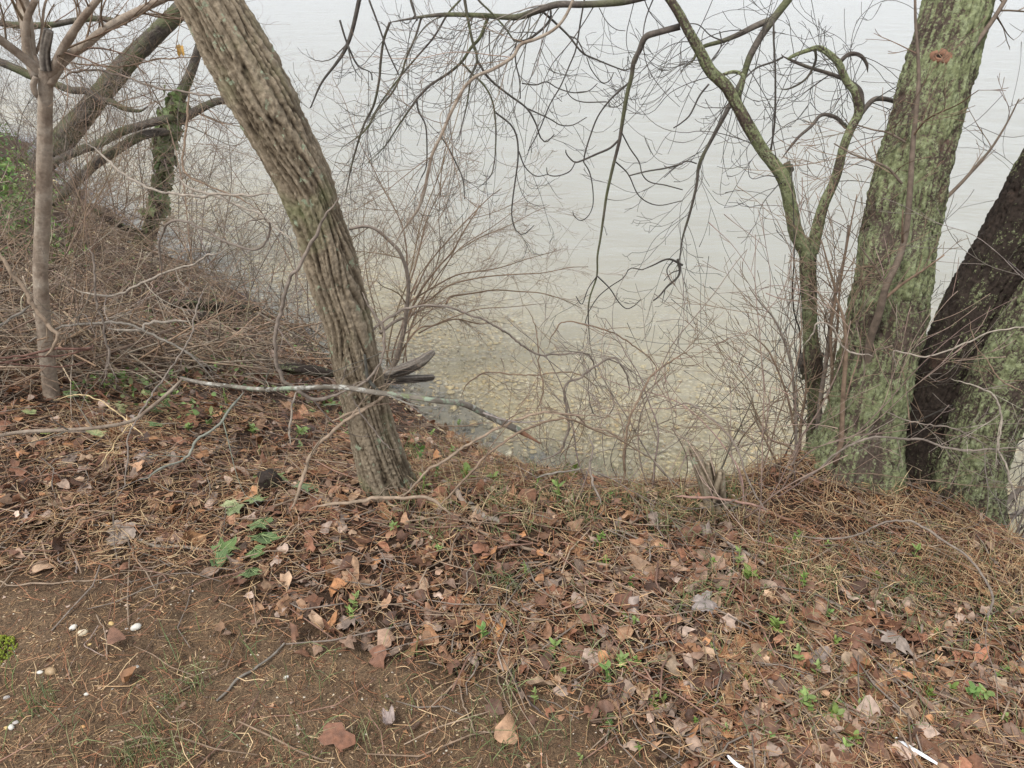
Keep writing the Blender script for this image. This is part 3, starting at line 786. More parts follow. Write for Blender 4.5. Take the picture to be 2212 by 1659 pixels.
# ---- 5. the overhanging branch across the top
ob = empty('overhanging_branch', W(1400, 0, 3.4)[0], 'dark lichen-spotted branch crossing the top over the water with drooping twigs', 'branch')
OB = []
for s, w, yd, sd in [('2350,-140 2100,-60 1880,0 1750,20 1550,30 1400,30 1270,70 1150,110 1050,110 900,100 700,95 550,105 400,130 315,145', (52, 50, 46, 44, 42, 42, 40, 38, 36, 34, 30, 28, 26, 26), (3.3, 3.4, 3.5), 51),
    ('315,145 275,260 255,400 245,520 210,680 150,800 100,950 60,1100 20,1300', (26, 22, 14), (3.5, 3.45), 52),
    ('520,110 480,240 420,380 390,480 330,600 230,720 150,850 0,960', (20, 16), (3.48, 3.4), 53),
    ('830,-80 770,0 690,90 600,240 480,380 380,500 280,630 170,800', (20, 14), (3.52, 3.5), 54),
    ('790,-90 800,0 820,120 850,270 880,390 840,500 820,640 790,780 740,950', (30, 26, 22, 14, 8), (3.44, 3.4), 55),
    ('950,112 900,240 840,310 780,400 700,470 580,550 500,630 470,670 380,800 280,950 170,1060', (30, 24, 18, 10), (3.43, 3.4), 56),
    ('780,405 850,480 930,560 980,660 1000,800 1000,950 990,1060 960,1150 850,1250', (20, 14, 8), (3.42, 3.35), 57),
    ('1120,265 1060,180 1000,110 950,60 890,0 850,-80', (14, 20), (3.4, 3.4), 58),
    ('1500,-60 1500,0 1450,110 1380,190 1270,250 1160,290 1110,370 980,450 880,490 800,560 750,650 700,750 650,870 590,1000 560,1130 540,1230 500,1350 430,1450 370,1540 320,1659', (26, 28, 30, 30, 28, 28, 26, 24), (3.3, 3.2, 3.0, 2.9), 59)]:
    P, R = limb(ob, (1, 0), s, w if sd == 51 else [x * 0.72 for x in w], yd, 'mossdark' if sd < 59 else 'smooth', sd, 'limb', 10, n=80); OB.append((P, R))
tb = Tubes()
for s, w in [('490,650 500,720 545,810 555,950 550,1080 520,1150', (11, 7)), ('1000,730 1100,810 1140,900 1145,1030 1130,1150 1110,1300 1105,1400 1130,1490 1180,1520 1250,1460', (12, 6)),
    ('1150,980 1190,1080 1260,1140 1340,1130', (8, 5)), ('880,390 960,510 1080,610 1200,700 1260,800 1290,890 1330,920 1380,870', (14, 6)), ('1200,700 1350,770 1420,810 1500,810 1590,760', (8, 5)),
    ('1170,540 1260,550 1330,530 1400,570 1500,600 1600,590 1660,540', (8, 5)), ('1300,70 1400,160 1480,240 1560,340 1640,380 1760,430 1840,455 1890,430', (14, 6)), ('1580,-30 1550,140 1520,320 1480,420 1420,560 1350,680 1280,850 1210,980', (11, 7)),
    ('1480,235 1530,260 1580,360', (9, 7)), ('1355,60 1355,120 1300,190 1200,260 1120,265', (14, 14)), ('650,890 700,970 750,1070 790,1170 800,1290', (10, 6)), ('1130,290 1130,400 1155,520 1160,640', (10, 7)),
    ('1900,0 1870,120 1850,210 1850,300 1880,375', (6, 4)), ('1670,50 1720,140 1780,190 1840,200', (5, 4)), ('1965,0 2000,80 2060,150 2090,180', (6, 4)), ('960,200 960,300 970,440', (9, 5)), ('180,0 240,160 300,330 370,480', (12, 8)), ('450,0 480,100 490,130', (18, 14)), ('120,-20 70,200 20,330 -40,420 -130,540 -200,700', (26, 20, 8)), ('-10,130 30,260 90,400 130,440 190,470 200,520', (12, 8))]:
    P, R = lift_pts(parse((1, 0), s), [x / 3 * 1.15 for x in w], (3.42, 3.36), 26); tb.add(P, R, 4, BACKLIT_DARK); twigs_on(tb, P, R, 2, (0.12, 0.35), 'hang', BACKLIT_DARK, 0.3, droop=0.2)
for P, R in OB[:8]: twigs_on(tb, P, R, 7, (0.22, 0.6), 'hang', (0.10, 0.085, 0.072), 0.08, 1.0, 0.35, rk=0.22)
twigs_on(tb, OB[0][0], OB[0][1], 15, (0.3, 0.85), 'hang', GREY, 0.35, 0.85, 0.6, rk=0.25)
twigs_on(tb, OB[8][0], OB[8][1], 14, (0.2, 0.6), 'spray', BROWN, 0.2, rk=0.3)
child('twigs', tb.mesh('twigs'), M['twig'], ob)['kind'] = 'stuff'

# ---- 6. the sapling at the left
sp = empty('sapling', hit(118, 862)[0], 'thin smooth-barked sapling forking at head height beside the thicket', 'tree')
y0 = hit(118, 862)[0][1]
uv = parse((0, 0), '300,440 300,480 298,700 290,1000 280,1300 265,1659') + parse((0, 1), '262,100 265,200 280,400 300,600 330,850 345,920')
P, R = lift_pts(uv[::-1], [w / 3 for w in (100, 92, 86, 84, 84, 84, 86, 96, 92, 88, 90, 94)], (y0, y0 + 0.02, y0), 90)
P, R = root_down(P, R, 0.12, 4); P, R = rs(P, R, 240)
child('trunk', bark_tube('trunk', P, R, 32, 'plain', 61.0, 0.3, 0.05), M['smooth'], sp)
SPL = []
for s, w, yd in [('250,500 215,420 190,340 172,150 150,0 120,-260', (84, 80, 78, 72, 66), (y0, y0 + 0.1)), ('330,490 400,330 480,200 560,90 640,-10 760,-150', (56, 50, 44, 36), (y0, y0 - 0.1)),
    ('320,545 430,380 560,290 640,220 760,140 900,70 1050,0 1250,-80', (58, 54, 50, 46, 40), (y0, y0 + 0.1)), ('270,470 150,370 60,300 -30,235 -200,120', (60, 56, 50), (y0, y0 - 0.1)),
    ('230,500 215,560 240,640', (34, 40, 24), (y0 - 0.03, y0 - 0.03)), ('230,0 180,120 170,260 200,400 240,470', (40, 46, 50), (y0 - 0.02, y0))]:
    SPL.append(limb(sp, (0, 0), s, w, yd, 'smooth', 62.0 + len(SPL), 'limb', 14, n=50))
limb(sp, (0, 0), '300,455 292,400 290,330 300,260 312,195', (74, 70, 66, 66, 62), (y0 - 0.02, y0 - 0.02), 'rotten', 70.0, 'broken_stub', 20, 'wood', 40)
tb = Tubes()
for P, R in SPL[:4]: twigs_on(tb, P, R, 9, (0.2, 0.6), 'spray', BROWN, 0.15, rk=0.3)
child('twigs', tb.mesh('twigs'), M['twig'], sp)['kind'] = 'stuff'

# ---- 7. far-left leaning tree, ivy tree and the snapped boughs
lt = empty('fallen_tree', W(140, 300, 8.4)[0], 'mossy trunk slanting up over the water from the far bank', 'tree')
P, R = limb(lt, (0, 0), '250,1080 380,930 470,830 640,620 800,430 1000,230 1170,60 1350,-120 1600,-360', (150, 150, 146, 130, 122, 112, 104, 98, 90), (8.3, 8.5), 'mossdark', 81.0, 'trunk', 60, 'plate', 160)
P2, R2 = limb(lt, (0, 0), '-100,360 0,400 120,450 200,490 350,540 450,580 560,590 640,640 720,660 800,700 900,720 960,690', (44, 50, 50, 48, 46, 42, 40, 34, 30), (8.2, 8.2), 'mossdark', 82.0)
P3, R3 = limb(lt, (0, 0), '-100,130 0,150 150,165 330,160 500,130 650,120 760,140 815,150 800,120 740,90', (40, 40, 42, 40, 36, 34, 36, 38, 30, 20), (7.2, 7.2), 'mossdark', 83.0)
tb = Tubes(); twigs_on(tb, P, R, 14, (0.4, 1.3), 'wild', BROWN, 0.2, rk=0.05); twigs_on(tb, P2, R2, 8, (0.4, 1.0), 'wild', BROWN); twigs_on(tb, P3, R3, 10, (0.5, 1.2), 'wild', BROWN, rk=0.2)
child('twigs', tb.mesh('twigs'), M['twig'], lt)['kind'] = 'stuff'
iv = empty('ivy_tree', hit(312, 540)[0], 'dead stem wrapped in green ivy standing at the waterline', 'tree')
yi = hit(312, 540)[0][1]
PI, RI = limb(iv, (0, 0), '930,1640 940,1600 990,1430 1030,1250 1070,1050 1080,850 1120,720 1200,560 1260,400 1300,250 1330,100', (110, 106, 92, 86, 92, 100, 92, 70, 56, 46, 36), (yi, yi - 0.2), 'mossdark', 91.0, 'trunk', 36, 'plate', 140)
P2, R2 = limb(iv, (0, 0), '1100,820 1250,730 1400,660 1520,655 1600,690', (62, 52, 40, 30), (yi - 0.1, yi - 0.2), 'mossdark', 92.0)
tb = Tubes(); twigs_on(tb, PI, RI, 22, (0.4, 1.3), 'wild', BROWN, 0.3, rk=0.08); twigs_on(tb, P2, R2, 10, (0.3, 0.9), 'wild', BROWN, rk=0.15)
child('twigs', tb.mesh('twigs'), M['twig'], iv)['kind'] = 'stuff'
for s, w, lab in [('330,1060 480,990 640,930 780,860 900,820 1050,780 1120,760', (50, 52, 46), 'upper of two dark snapped boughs slanting across the ivy stem'), ('320,1320 420,1250 520,1150 640,1050 780,960 900,890 1000,860 1090,850', (60, 62, 48), 'lower of two dark snapped boughs slanting across the ivy stem')]:
    P, R = lift_pts(parse((0, 0), s), [x / 3 for x in w], (yi - 0.9, yi - 0.2), 60)
    o = link('snapped_bough', bark_tube('snapped_bough', P, R, 16, 'plain', 93.0, 0, 0.08), M['mossdark']); tag(o, lab, 'branch')

# ================================================================== SHRUBS AND THICKET
def shrub(name, label, u, v, n, L, r, sty, col, lean=(0, 0, 0), spread=0.5, group=None, base=None, cat='shrub', stems=0.03):
    p0 = base or hit(u, v)[0]
    p0 = (p0[0], p0[1], max(p0[2], WATER_Z + 0.02))
    o = empty(name, p0, label, cat, group)
    tb, tw = Tubes(), Tubes()
    for k in range(n):
        a = random.uniform(0, 2 * math.pi); s = spread * math.sqrt(random.random())
        d = norm3((math.cos(a) * s + lean[0], math.sin(a) * s + lean[1], 1.0 + lean[2]))
        p = (p0[0] + random.gauss(0, stems), p0[1] + random.gauss(0, stems), p0[2] - 0.05)
        ll = random.uniform(*L); rr = random.uniform(*r)
        before = {k: len(v) for k, v in tw.g.items()}
        grow(tw, p, d, ll, rr, sty, col)
    child('stems', tw.mesh('stems'), M['twig'], o)['kind'] = 'stuff'
    return o
# fan of stems behind the leaning trunk: traced main stems and sprays to the water
bs = empty('bare_shrub', hit(836, 838)[0], 'large bare shrub fanning out over the shallows behind the furrowed trunk', 'shrub')
yb = hit(836, 838)[0][1]
FAN = [('290,850 330,740 370,620 405,480 425,330 435,200 420,80 390,0 370,-40 310,-100 230,-170 150,-194 50,-174', (46, 44, 42, 38, 34, 32, 30, 30, 28, 26, 24), (yb, yb)),
 ('330,740 380,640 400,500 430,400 500,250 560,160 640,60 720,-30 800,-170 900,-330', (28, 26, 22, 18, 14, 10), (yb + 0.1, yb + 0.4)),
 ('250,500 340,430 430,390 560,330 700,330', (34, 30, 20, 10), (yb + 0.2, yb + 0.6)),
 ('300,760 480,490 600,450 740,410 900,440 1010,420', (20, 18, 14, 8), (yb + 0.1, yb + 0.7)),
 ('430,350 560,290 700,190 900,140 1100,120 1300,110 1480,75 1600,70', (20, 16, 12, 9, 6), (yb + 0.2, yb + 0.8)),
 ('440,300 600,200 760,120 960,90 1080,60 1200,20 1420,-40', (18, 14, 10, 6), (yb + 0.2, yb + 0.9)),
 ('500,500 640,430 800,370 920,340 1100,330 1280,310', (16, 12, 8, 5), (yb + 0.1, yb + 0.6)),
 ('680,310 700,270 720,260 860,240 1000,220 1150,230 1290,240 1430,280 1560,340', (22, 18, 13, 10, 6), (yb + 0.3, yb + 0.8)),
 ('440,180 480,60 520,-100 560,-250 640,-420 700,-560', (18, 14, 8), (yb + 0.1, yb + 0.5)),
 ('470,250 560,60 700,-110 830,-250 960,-380 1040,-440', (16, 12, 6), (yb + 0.2, yb + 0.6)),
 ('400,480 520,280 660,80 780,-60 980,-190 1130,-300', (14, 10, 6), (yb + 0.2, yb + 0.7)),
 ('830,-240 950,-270 1100,-330 1220,-400', (8, 5), (yb + 0.4, yb + 0.6)), ('760,-40 900,-120 1090,-200 1240,-280 1350,-330', (9, 5), (yb + 0.4, yb + 0.7))]
tb, FP = Tubes(), []
for s, w, yd in FAN:
    P, R = lift_pts(parse((1, 1), s), [x / 3 * (0.68 if w[0] < 40 else 0.8) for x in w], yd, 44); FP.append((P, R))
    tb.add(P, R, 8, BROWN if w[0] < 30 else MAUVE)
child('stems', tb.mesh('stems'), M['twig'], bs)
tb = Tubes()
for k, (P, R) in enumerate(FP): twigs_on(tb, P, R, 12 if k else 6, (0.15, 0.6), 'spray', BROWN, 0.3, rk=0.4, ang=(0.35, 0.8))
child('twigs', tb.mesh('twigs'), M['twig'], bs)['kind'] = 'stuff'

# haze of fine shrubs on the left bank and along the shore
LS = [(60, 720, 7, (0.8, 1.5), (0.2, -0.1, 0), 'tangled brown shrub growing round the foot of the sapling'),
 (190, 640, 9, (1.0, 2.0), (0.25, 0, 0), 'fine twiggy shrub between the sapling and the ivy stem'),
 (40, 560, 8, (1.2, 2.2), (0.3, 0, 0), 'brown shrub at the picture edge over green bank growth'),
 (420, 650, 8, (1.0, 2.0), (0.1, 0.1, 0), 'reddish twig shrub on the shore right of the ivy stem'),
 (560, 700, 9, (1.0, 2.1), (0.0, 0.15, 0), 'dense twig shrub behind the left flank of the furrowed trunk'),
 (640, 720, 9, (1.2, 2.3), (0.1, 0.15, 0), 'tall fine shrub close behind the furrowed trunk'),
 (250, 520, 10, (1.5, 2.8), (0.2, 0.1, 0), 'far fine-twigged shrub left of the ivy stem at the waterline'),
 (430, 590, 10, (1.5, 2.8), (0.1, 0.2, 0), 'far fine-twigged shrub right of the ivy stem at the waterline'),
 (110, 440, 10, (1.5, 3.0), (0.3, 0.1, 0), 'far brown shrub below the slanting mossy trunk'),
 (20, 380, 9, (1.5, 3.0), (0.3, 0, 0), 'farthest brown shrub at the picture edge above the green growth')]
for (u, v, n, L, lean, lab) in LS:
    shrub('bare_shrub', lab, u, v, n, L, (0.003, 0.007), 'shrub', BROWN if random.random() < 0.6 else MAUVE, lean, 0.75, stems=0.12)
# tall shrub whose stems rise between trunk and hanging branch
shrub('bare_shrub', 'tall slender shrub rising right of the furrowed trunk into the hanging twigs', 830, 800, 9, (1.5, 2.9), (0.004, 0.008), 'shrub', BROWN, (0.05, 0.2, 0), 0.5, stems=0.1)

# bramble thicket along the edge of the drop
BR = [(1200, 1010, 5, (0.5, 0.95), 'low bramble at the drop below the lichened stick end'), (1330, 1050, 6, (0.5, 1.05), 'tangled bramble in the middle of the drop edge'), (1440, 1080, 6, (0.5, 1.0), 'bramble beside the small rotten stump'),
      (1580, 1085, 7, (0.5, 1.1), 'pale twiggy bramble between the stump and the forked tree'), (1660, 1065, 6, (0.5, 1.2), 'twiggy bramble at the foot of the forked tree')]
for (u, v, n, L, lab) in BR:
    shrub('bramble', lab, u, v, n, L, (0.002, 0.0045), 'spray', random.choice([BROWN, MAUVE, (0.27, 0.19, 0.15)]), (0, 0.0, 0), 0.8, stems=0.12, cat='bramble')
SHN = [('730,1450 735,1100 720,850 690,650 600,420 500,300 430,200', 20, 2.35, 'arching brown shoot left of the forked tree'), ('755,1420 760,1200 770,1050 800,850 780,600', 24, 2.5, 'short brown shoot hugging the forked trunk'),
 ('845,1280 870,1180 890,950 930,680 970,350 1010,150 1050,0 1075,-200', 34, 2.5, 'stout brown shoot between the forked tree and the tall lichen trunk'),
 ('980,900 960,500 990,250 940,50 900,-100', 22, 2.45, 'thin brown shoot bending behind the stout one'), ('1030,1200 1040,900 1060,600 1040,400 990,260', 34, 2.2, 'brown shoot rising against the tall lichen trunk'),
 ('740,1440 700,1250 560,1180 470,1000 390,850', 16, 2.3, 'lowest shoot arching over the water from the forked tree'), ('770,1380 700,1000 640,800 560,620 480,540 430,500', 16, 2.36, 'shoot leaning out over the water from the forked tree'),
 ('680,1480 590,1300 500,1120 440,1000', 16, 2.3, 'dark shoot at the bluff edge left of the forked tree'), ('960,1180 965,800 1000,500 1020,200 1080,-150 1130,-400', 20, 2.5, 'tall straight shoot left of the tall lichen trunk')]
for s, w, yd, lab in SHN:
    P, R = lift_pts(parse((2, 1), s), [w / 3, w / 3 * 0.8, w / 3 * 0.35], (yd, yd + 0.05), 34)
    P, R = root_down(P, R, 0.1, 2)
    o = empty('shoot', tuple(P[0]), lab, 'shoot', 'upright shoots round the forked tree')
    tb = Tubes(); tb.add(P, R, 6, MAUVE if random.random() < 0.4 else BROWN); child('stem', tb.mesh('stem'), M['twig'], o)
    tb = Tubes(); twigs_on(tb, P, R, 9, (0.12, 0.45), 'spray', BROWN, 0.3, rk=0.4, ang=(0.35, 0.75)); child('twigs', tb.mesh('twigs'), M['twig'], o)['kind'] = 'stuff'
# twigs behind / between the trunks at the far right
shrub('bare_shrub', 'fine bare shrub seen between the tall lichen trunk and the dark one', 0, 0, 9, (0.9, 1.9), (0.003, 0.006), 'spray', GREY, (0.15, 0.1, 0), 0.6, base=(1.75, 2.75, -0.7), stems=0.12)
shrub('bare_shrub', 'grey twigs beside the front lichen trunk at the picture edge', 0, 0, 7, (0.5, 1.0), (0.003, 0.006), 'spray', GREY, (0.1, 0.1, 0), 0.6, base=(1.72, 2.05, -0.35), stems=0.08)
shrub('bare_shrub', 'bare shrub hanging over the water beyond the tall lichen trunk', 0, 0, 9, (1.2, 2.4), (0.003, 0.006), 'spray', BACKLIT_DARK, (0.0, 0.0, 0), 0.5, base=(1.45, 2.9, -0.9), stems=0.12)

# ================================================================== VINES AND STICKS, each its own thing
def strand(name, label, cat, tile, s, w, yd=None, col=BROWN, lift=0.01, twigs=0, group=None, mat='twig', sides=7, tl=(0.08, 0.3), sty='spray'):
    uv = parse(tile, s)
    n = max(24, len(uv) * 11)
    if yd is None:
        ws = np.interp(np.linspace(0, 1, len(uv)), np.linspace(0, 1, len(w)), w)
        pp = []
        for (u, v), x in zip(uv, ws):
            p, t = hit(u, v); r = x / 6.0 * t / F
            pp.append((p[0], p[1], p[2] + r * 0.8 + lift * random.uniform(0.3, 1.2), r))
        S = smooth_poly(pp, n); P, R = S[:, :3], np.maximum(S[:, 3], 0.0006)
    else:
        P, R = lift_pts(uv, [x / 3 for x in w], yd, n)
    sdn = sum(map(ord, label)) * 0.37; sarc = np.concatenate([[0], np.cumsum(np.linalg.norm(np.diff(P, axis=0), axis=1))])
    P = P + np.stack([noise3(sarc * 14, sdn, k * 9.1) + 0.5 * noise3(sarc * 34, sdn, k * 5.3) for k in range(3)], 1) * np.minimum(0.007, 0.0035 + R[:, None] * 0.4)
    te = np.linspace(0, 1, len(R)); endt = np.clip(0.3 + 5 * np.minimum(te, 1 - te), 0, 1) if yd is not None else 1.0
    P = P + np.stack([noise3(sarc * 75, sdn + 3, k * 7.7) for k in range(3)], 1) * 0.0022
    R = R * (0.66 if yd is not None else 0.8) * endt * (1 + 0.10 * noise3(sarc * 30, sdn, 0) + 0.22 * np.clip(noise3(sarc * 22, sdn, 4.0) - 0.55, 0, 1))
    tb = Tubes(); tb.add(P, R, sides, col)
    if mat == 'twig':
        me = tb.mesh(name)
    else:
        me = bark_tube(name, *rs(P, R, n * 3), 16, 'plain' if mat != 'rotten' else 'wood', len(label) * 1.7, 0, 0.06)
    if twigs:
        o = empty(name, tuple(P[0]), label, cat, group)
        child('stem', me, M[mat], o)
        for _ in range(twigs):
            t2 = Tubes(); twigs_on(t2, P, R, 1, tl, sty, col, 0.15, rk=0.5)
            if t2.count(): child('twig', t2.mesh('twig'), M['twig'], o)
    else:
        o = link(name, me, M[mat]); tag(o, label, cat, group)
    return o, P, R
B00, B10, B20, B01, B11, B21, B02, B12, B22 = (0, 0), (1, 0), (2, 0), (0, 1), (1, 1), (2, 1), (0, 2), (1, 2), (2, 2)
VINES = [
 ('vine', 'pale vine arching across the slanting mossy trunk', B00, '390,510 480,460 600,460 800,500 1000,560 1250,600 1480,640', (22, 18), (2.9, 2.5), MAUVE, 3),
 ('vine', 'pale grey vine sagging level into the furrowed trunk', B00, '560,920 640,980 750,1080 880,1170 1000,1230 1150,1265 1400,1270 1600,1255 1810,1255', (22, 26), (2.8, 2.3), PALE, 2),
 ('vine', 'brown-grey vine making a wide loop left of the furrowed trunk', B00, '1060,1800 1040,1659 1040,1530 1090,1450 1180,1430 1330,1490 1450,1560 1600,1610 1700,1590 1750,1480 1720,1420 1600,1440 1480,1500', (26, 24, 16), (2.7, 2.4), MAUVE, 3),
 ('vine', 'dark brown vine twisting down beside the ivy stem', B00, '1240,560 1220,640 1210,800 1190,950 1180,1080 1250,1160 1400,1220 1560,1290 1700,1380', (24, 22, 14), (3.6, 3.2), BROWN, 4),
 ('vine', 'dark vine crossing low from the sapling to the trunk', B00, '330,380 560,420 800,430 1040,380 1290,375', (16, 14), (2.9, 2.6), BROWN, 3),
 ('vine', 'light vine running from the ivy stem down to the trunk', B00, '1140,1120 1220,1210 1380,1270 1560,1340 1700,1400 1800,1480 1900,1580', (24, 20), (2.8, 2.3), PALE, 2),
 ('vine', 'tan vine dropping past the sapling into a bend at its foot', B01, '-20,-40 0,0 60,90 150,220 230,340 330,460 380,500 350,560 280,650', (42, 40, 36), (2.5, 2.45), TAN, 2),
 ('vine', 'pale tan vine hanging in a long shallow arc over the brush', B01, '480,200 560,240 680,260 800,230 900,180 1050,120 1200,70 1330,10 1500,-60', (22, 24, 18), (2.9, 2.6), PALE, 3),
 ('stem', 'dark red stem lying level in front of the sapling', B01, '-40,680 0,670 200,630 350,600 560,590 600,580', (22, 24), (2.3, 2.6), RED, 0),
 ('stem', 'second dark red stem just under the first in front of the sapling', B01, '-40,705 0,695 200,660 400,640 620,610', (20, 16), (2.28, 2.55), RED, 0),
 ('stem', 'thin red-brown stem curving under the sapling foot', B01, '0,690 200,710 400,718 560,680', (16, 12), (2.3, 2.5), RED, 0),
 ('stick', 'long grey stick humped over the brush pile', B01, '90,610 300,490 420,460 560,445 720,435 880,460 1020,520 1150,580 1300,700 1370,800', (20, 26, 20), (2.7, 2.6), GREY, 3),
 ('stick', 'pale grey forked stick on top of the brush pile', B01, '690,475 850,480 920,465 940,432 1100,435 1240,430', (22, 30, 24), (2.8, 2.9), PALE, 0),
 ('stick', 'grey stick poking out behind the sapling', B01, '-40,470 0,450 100,390 210,325', (30, 26), (2.5, 2.7), GREY, 0),
 ('stem', 'wavy grey stem dropping through the brush pile', B01, '580,-60 600,10 620,150 640,300 660,420 690,540 715,640 690,740 660,840', (22, 20), (2.6, 2.5), MAUVE, 3),
 ('stem', 'thin straight stem slanting down across the lichened branch', B01, '1340,170 1290,310 1210,560 1050,800 960,930 880,1080 830,1200 820,1450 740,1580', (16, 18, 14), (2.7, 2.1, 1.75), MAUVE, 2),
 ('vine', 'thick grey vine hanging in a deep loop under the furrowed trunk', B01, '2180,-390 2100,-250 2000,-60 1940,70 1870,150 1830,300 1790,480 1780,620 1820,760 1880,840 2000,920 2120,920 2220,880 2330,820', (34, 38, 36), (1.88, 1.9), MAUVE, 3),
 ('stick', 'pale upright peeled stick left of the furrowed trunk', B01, '1905,870 1890,1030 1885,1230', (20, 24), (1.95, 1.9), PALE, 0),
 ('stick', 'tan stick leaning up against the furrowed trunk', B01, '1880,1640 1890,1610 1960,1450 2020,1300 2100,1190 2212,1080 2380,990 2480,910', (34, 36, 28), (1.7, 1.9), TAN, 2),
 ('straw_stem', 'bent yellow straw stem left of the lichened branch', B01, '340,930 500,905 600,920 700,980 850,1100 930,1160', (10, 15), (2.3, 2.1), STRAW, 0),
 ('straw_stem', 'yellow straw stem lying across the litter below the branch', B01, '250,1340 500,1320 700,1300 800,1290', (10, 12), None, STRAW, 0),
 ('straw_stem', 'yellow straw stem leaning the other way below the branch', B01, '880,1050 770,1190 640,1370', (13, 11), (2.05, 1.9), STRAW, 0),
 ('stick', 'slim green-grey stick slanting from the lichened branch into the leaves', B01, '1590,880 1500,980 1390,1110 1260,1210 1180,1320 1040,1390 900,1450', (24, 26, 18), (2.15, 1.8), (0.20, 0.20, 0.16), 2),
 ('vine', 'long mauve vine arching from the furrowed trunk across the shallows', B11, '0,880 10,820 60,680 140,560 250,440 380,360 500,325 620,320 780,360 930,420 1060,500 1180,590 1280,635 1400,645 1530,635 1600,650 1650,740 1620,840', (26, 24, 22, 20, 16), (1.9, 2.1, 2.4), MAUVE, 4),
 ('vine', 'brown vine bowed against the right flank of the furrowed trunk', B11, '130,240 150,280 200,350 260,450 270,550 260,660 200,760 120,830 40,900', (22, 26), (1.95, 1.85), MAUVE, 2),
 ('vine', 'thin brown vine in a flat S over the pebbly shallows', B11, '770,930 800,860 870,790 960,750 1100,765 1250,770 1400,750 1540,760 1640,830 1680,900', (16, 12), (2.4, 2.5), BROWN, 6),
 ('vine', 'brown vine rising from the drop edge and curling over at the top', B11, '1250,1340 1280,1330 1380,1290 1440,1250 1470,1130 1465,1000 1450,900 1460,840 1560,790 1640,720 1740,665 1800,690 1850,760 1870,870 1830,930', (22, 26, 22, 16), (2.25, 2.3), MAUVE, 6),
 ('vine', 'twisted dark vine arching high over the shallows', B11, '1330,600 1370,520 1420,450 1490,430 1600,450 1740,490 1850,550 1930,610 2000,670 2040,740 2010,800', (14, 16, 12), (2.5, 2.5), BROWN, 6),
 ('vine', 'thin vine ring among the brambles', B11, '1600,780 1600,900 1640,1020 1700,1050 1760,1000 1750,900 1690,850 1600,820', (12, 10), (2.4, 2.4), MAUVE, 3),
 ('cane', 'tan cane arching from the ground beside the trunk over the drop', B11, '400,1560 420,1540 560,1400 740,1280 900,1190 1100,1080 1250,1020 1400,1010 1520,1040 1600,1100 1750,1150 1950,1240', (30, 28, 24, 16), (1.82, 2.2), TAN, 6),
 ('cane', 'second tan cane arching lower and parallel over the drop', B11, '600,1659 640,1620 760,1490 900,1330 1060,1200 1200,1120 1340,1070 1480,1060 1600,1110 1750,1170 1900,1250 2050,1340', (24, 24, 20, 12), (1.75, 2.15), BROWN, 6),
 ('cane', 'upright dark cane standing in front of the shallows', B11, '1195,310 1240,410 1270,560 1275,700 1300,850 1290,940 1260,1010', (8, 12, 18), (2.3, 2.2), BROWN, 4),
 ('cane', 'forked brown cane rising out of the brambles', B11, '1820,1540 1840,1250 1870,1050 1930,920 2000,790 2100,710 2212,640 2330,560', (26, 24, 20, 10), (2.1, 2.35), BROWN, 14),
 ('cane', 'kinked brown cane above the drop edge', B11, '1600,1150 1630,1250 1610,1350 1640,1480 1680,1600', (16, 22, 26), (2.15, 1.85), MAUVE, 4),
 ('stick', 'level grey stick caught in the brambles', B11, '1270,1425 1400,1400 1540,1380 1555,1345', (20, 18), (1.95, 1.95), GREY, 0),
 ('vine', 'thin vine crossing in front of the trunk foot', B11, '-60,1060 120,1000 260,920 360,880', (28, 22), (1.85, 1.95), TAN, 2),
 ('vine', 'slack vine draped over the trunk foot', B11, '60,920 150,1040 250,1180 320,1245 350,1255', (16, 12), (1.82, 1.82), MAUVE, 0),
 ('vine', 'thin brown vine strung low across the bank behind the lichened stick', B11, '0,1165 200,1120 500,1105 750,1095 1000,1080', (14, 12), (1.95, 2.2), BROWN, 2),
 ('vine', 'pale grey vine with a hanging loop across the tall lichen trunk', B21, '780,590 830,530 870,440 940,450 1000,520 1050,600 1120,628 1200,635 1230,655', (14, 18, 16), (2.1, 2.1), PALE, 0),
 ('vine', 'pale vine running from the hanging loop across to the picture edge', B21, '1400,745 1375,690 1362,620 1450,630 1560,655 1700,620 1860,550 2000,490 2212,455 2300,445', (14, 17, 14), (2.06, 2.0), PALE, 0),
 ('vine', 'mauve vine arching low across the foot of the lichen trunks', B21, '760,1480 820,1430 920,1360 1030,1260 1130,1200 1250,1175 1400,1175 1550,1195 1700,1240 1900,1260 2100,1250 2260,1245', (20, 22, 18), (1.95, 1.85), MAUVE, 5),
 ('vine', 'thin vine slanting down over the dark trunk foot', B21, '1270,980 1400,1050 1560,1090 1720,1110 1860,1170 2000,1240', (12, 14), (2.05, 1.9), MAUVE, 3),
 ('vine', 'thin vine slanting over the upper dark trunk', B21, '1860,420 1900,550 1970,680 2050,790 2212,880', (10, 14), (2.05, 1.95), BROWN, 2),
 ('vine', 'pale zigzag vine over the front lichen trunk', B21, '1740,790 1850,830 1980,880 2030,930 2060,1050 2050,1150 2050,1250 2090,1370 2140,1530 2180,1640', (14, 20, 18), (1.95, 1.75), PALE, 5),
 ('vine', 'long grey vine arching down from the brambles onto the litter', B21, '-120,1000 0,960 80,970 180,1040 280,1140 360,1250 400,1400 460,1530 540,1659', (16, 20, 18), (2.0, 1.75), MAUVE, 4),
 ('stick', 'reddish stick lying level along the drop edge', B21, '-60,1560 0,1560 200,1570 400,1600 560,1640', (26, 22), (1.85, 1.8), (0.28, 0.17, 0.13), 0),
 ('stick', 'tan stick bowed over the litter at the trunk foot', B11, '-200,1640 -100,1615 0,1600 150,1580 300,1570 480,1570 600,1600 720,1670', (26, 38, 30), (1.72, 1.68), TAN, 2),
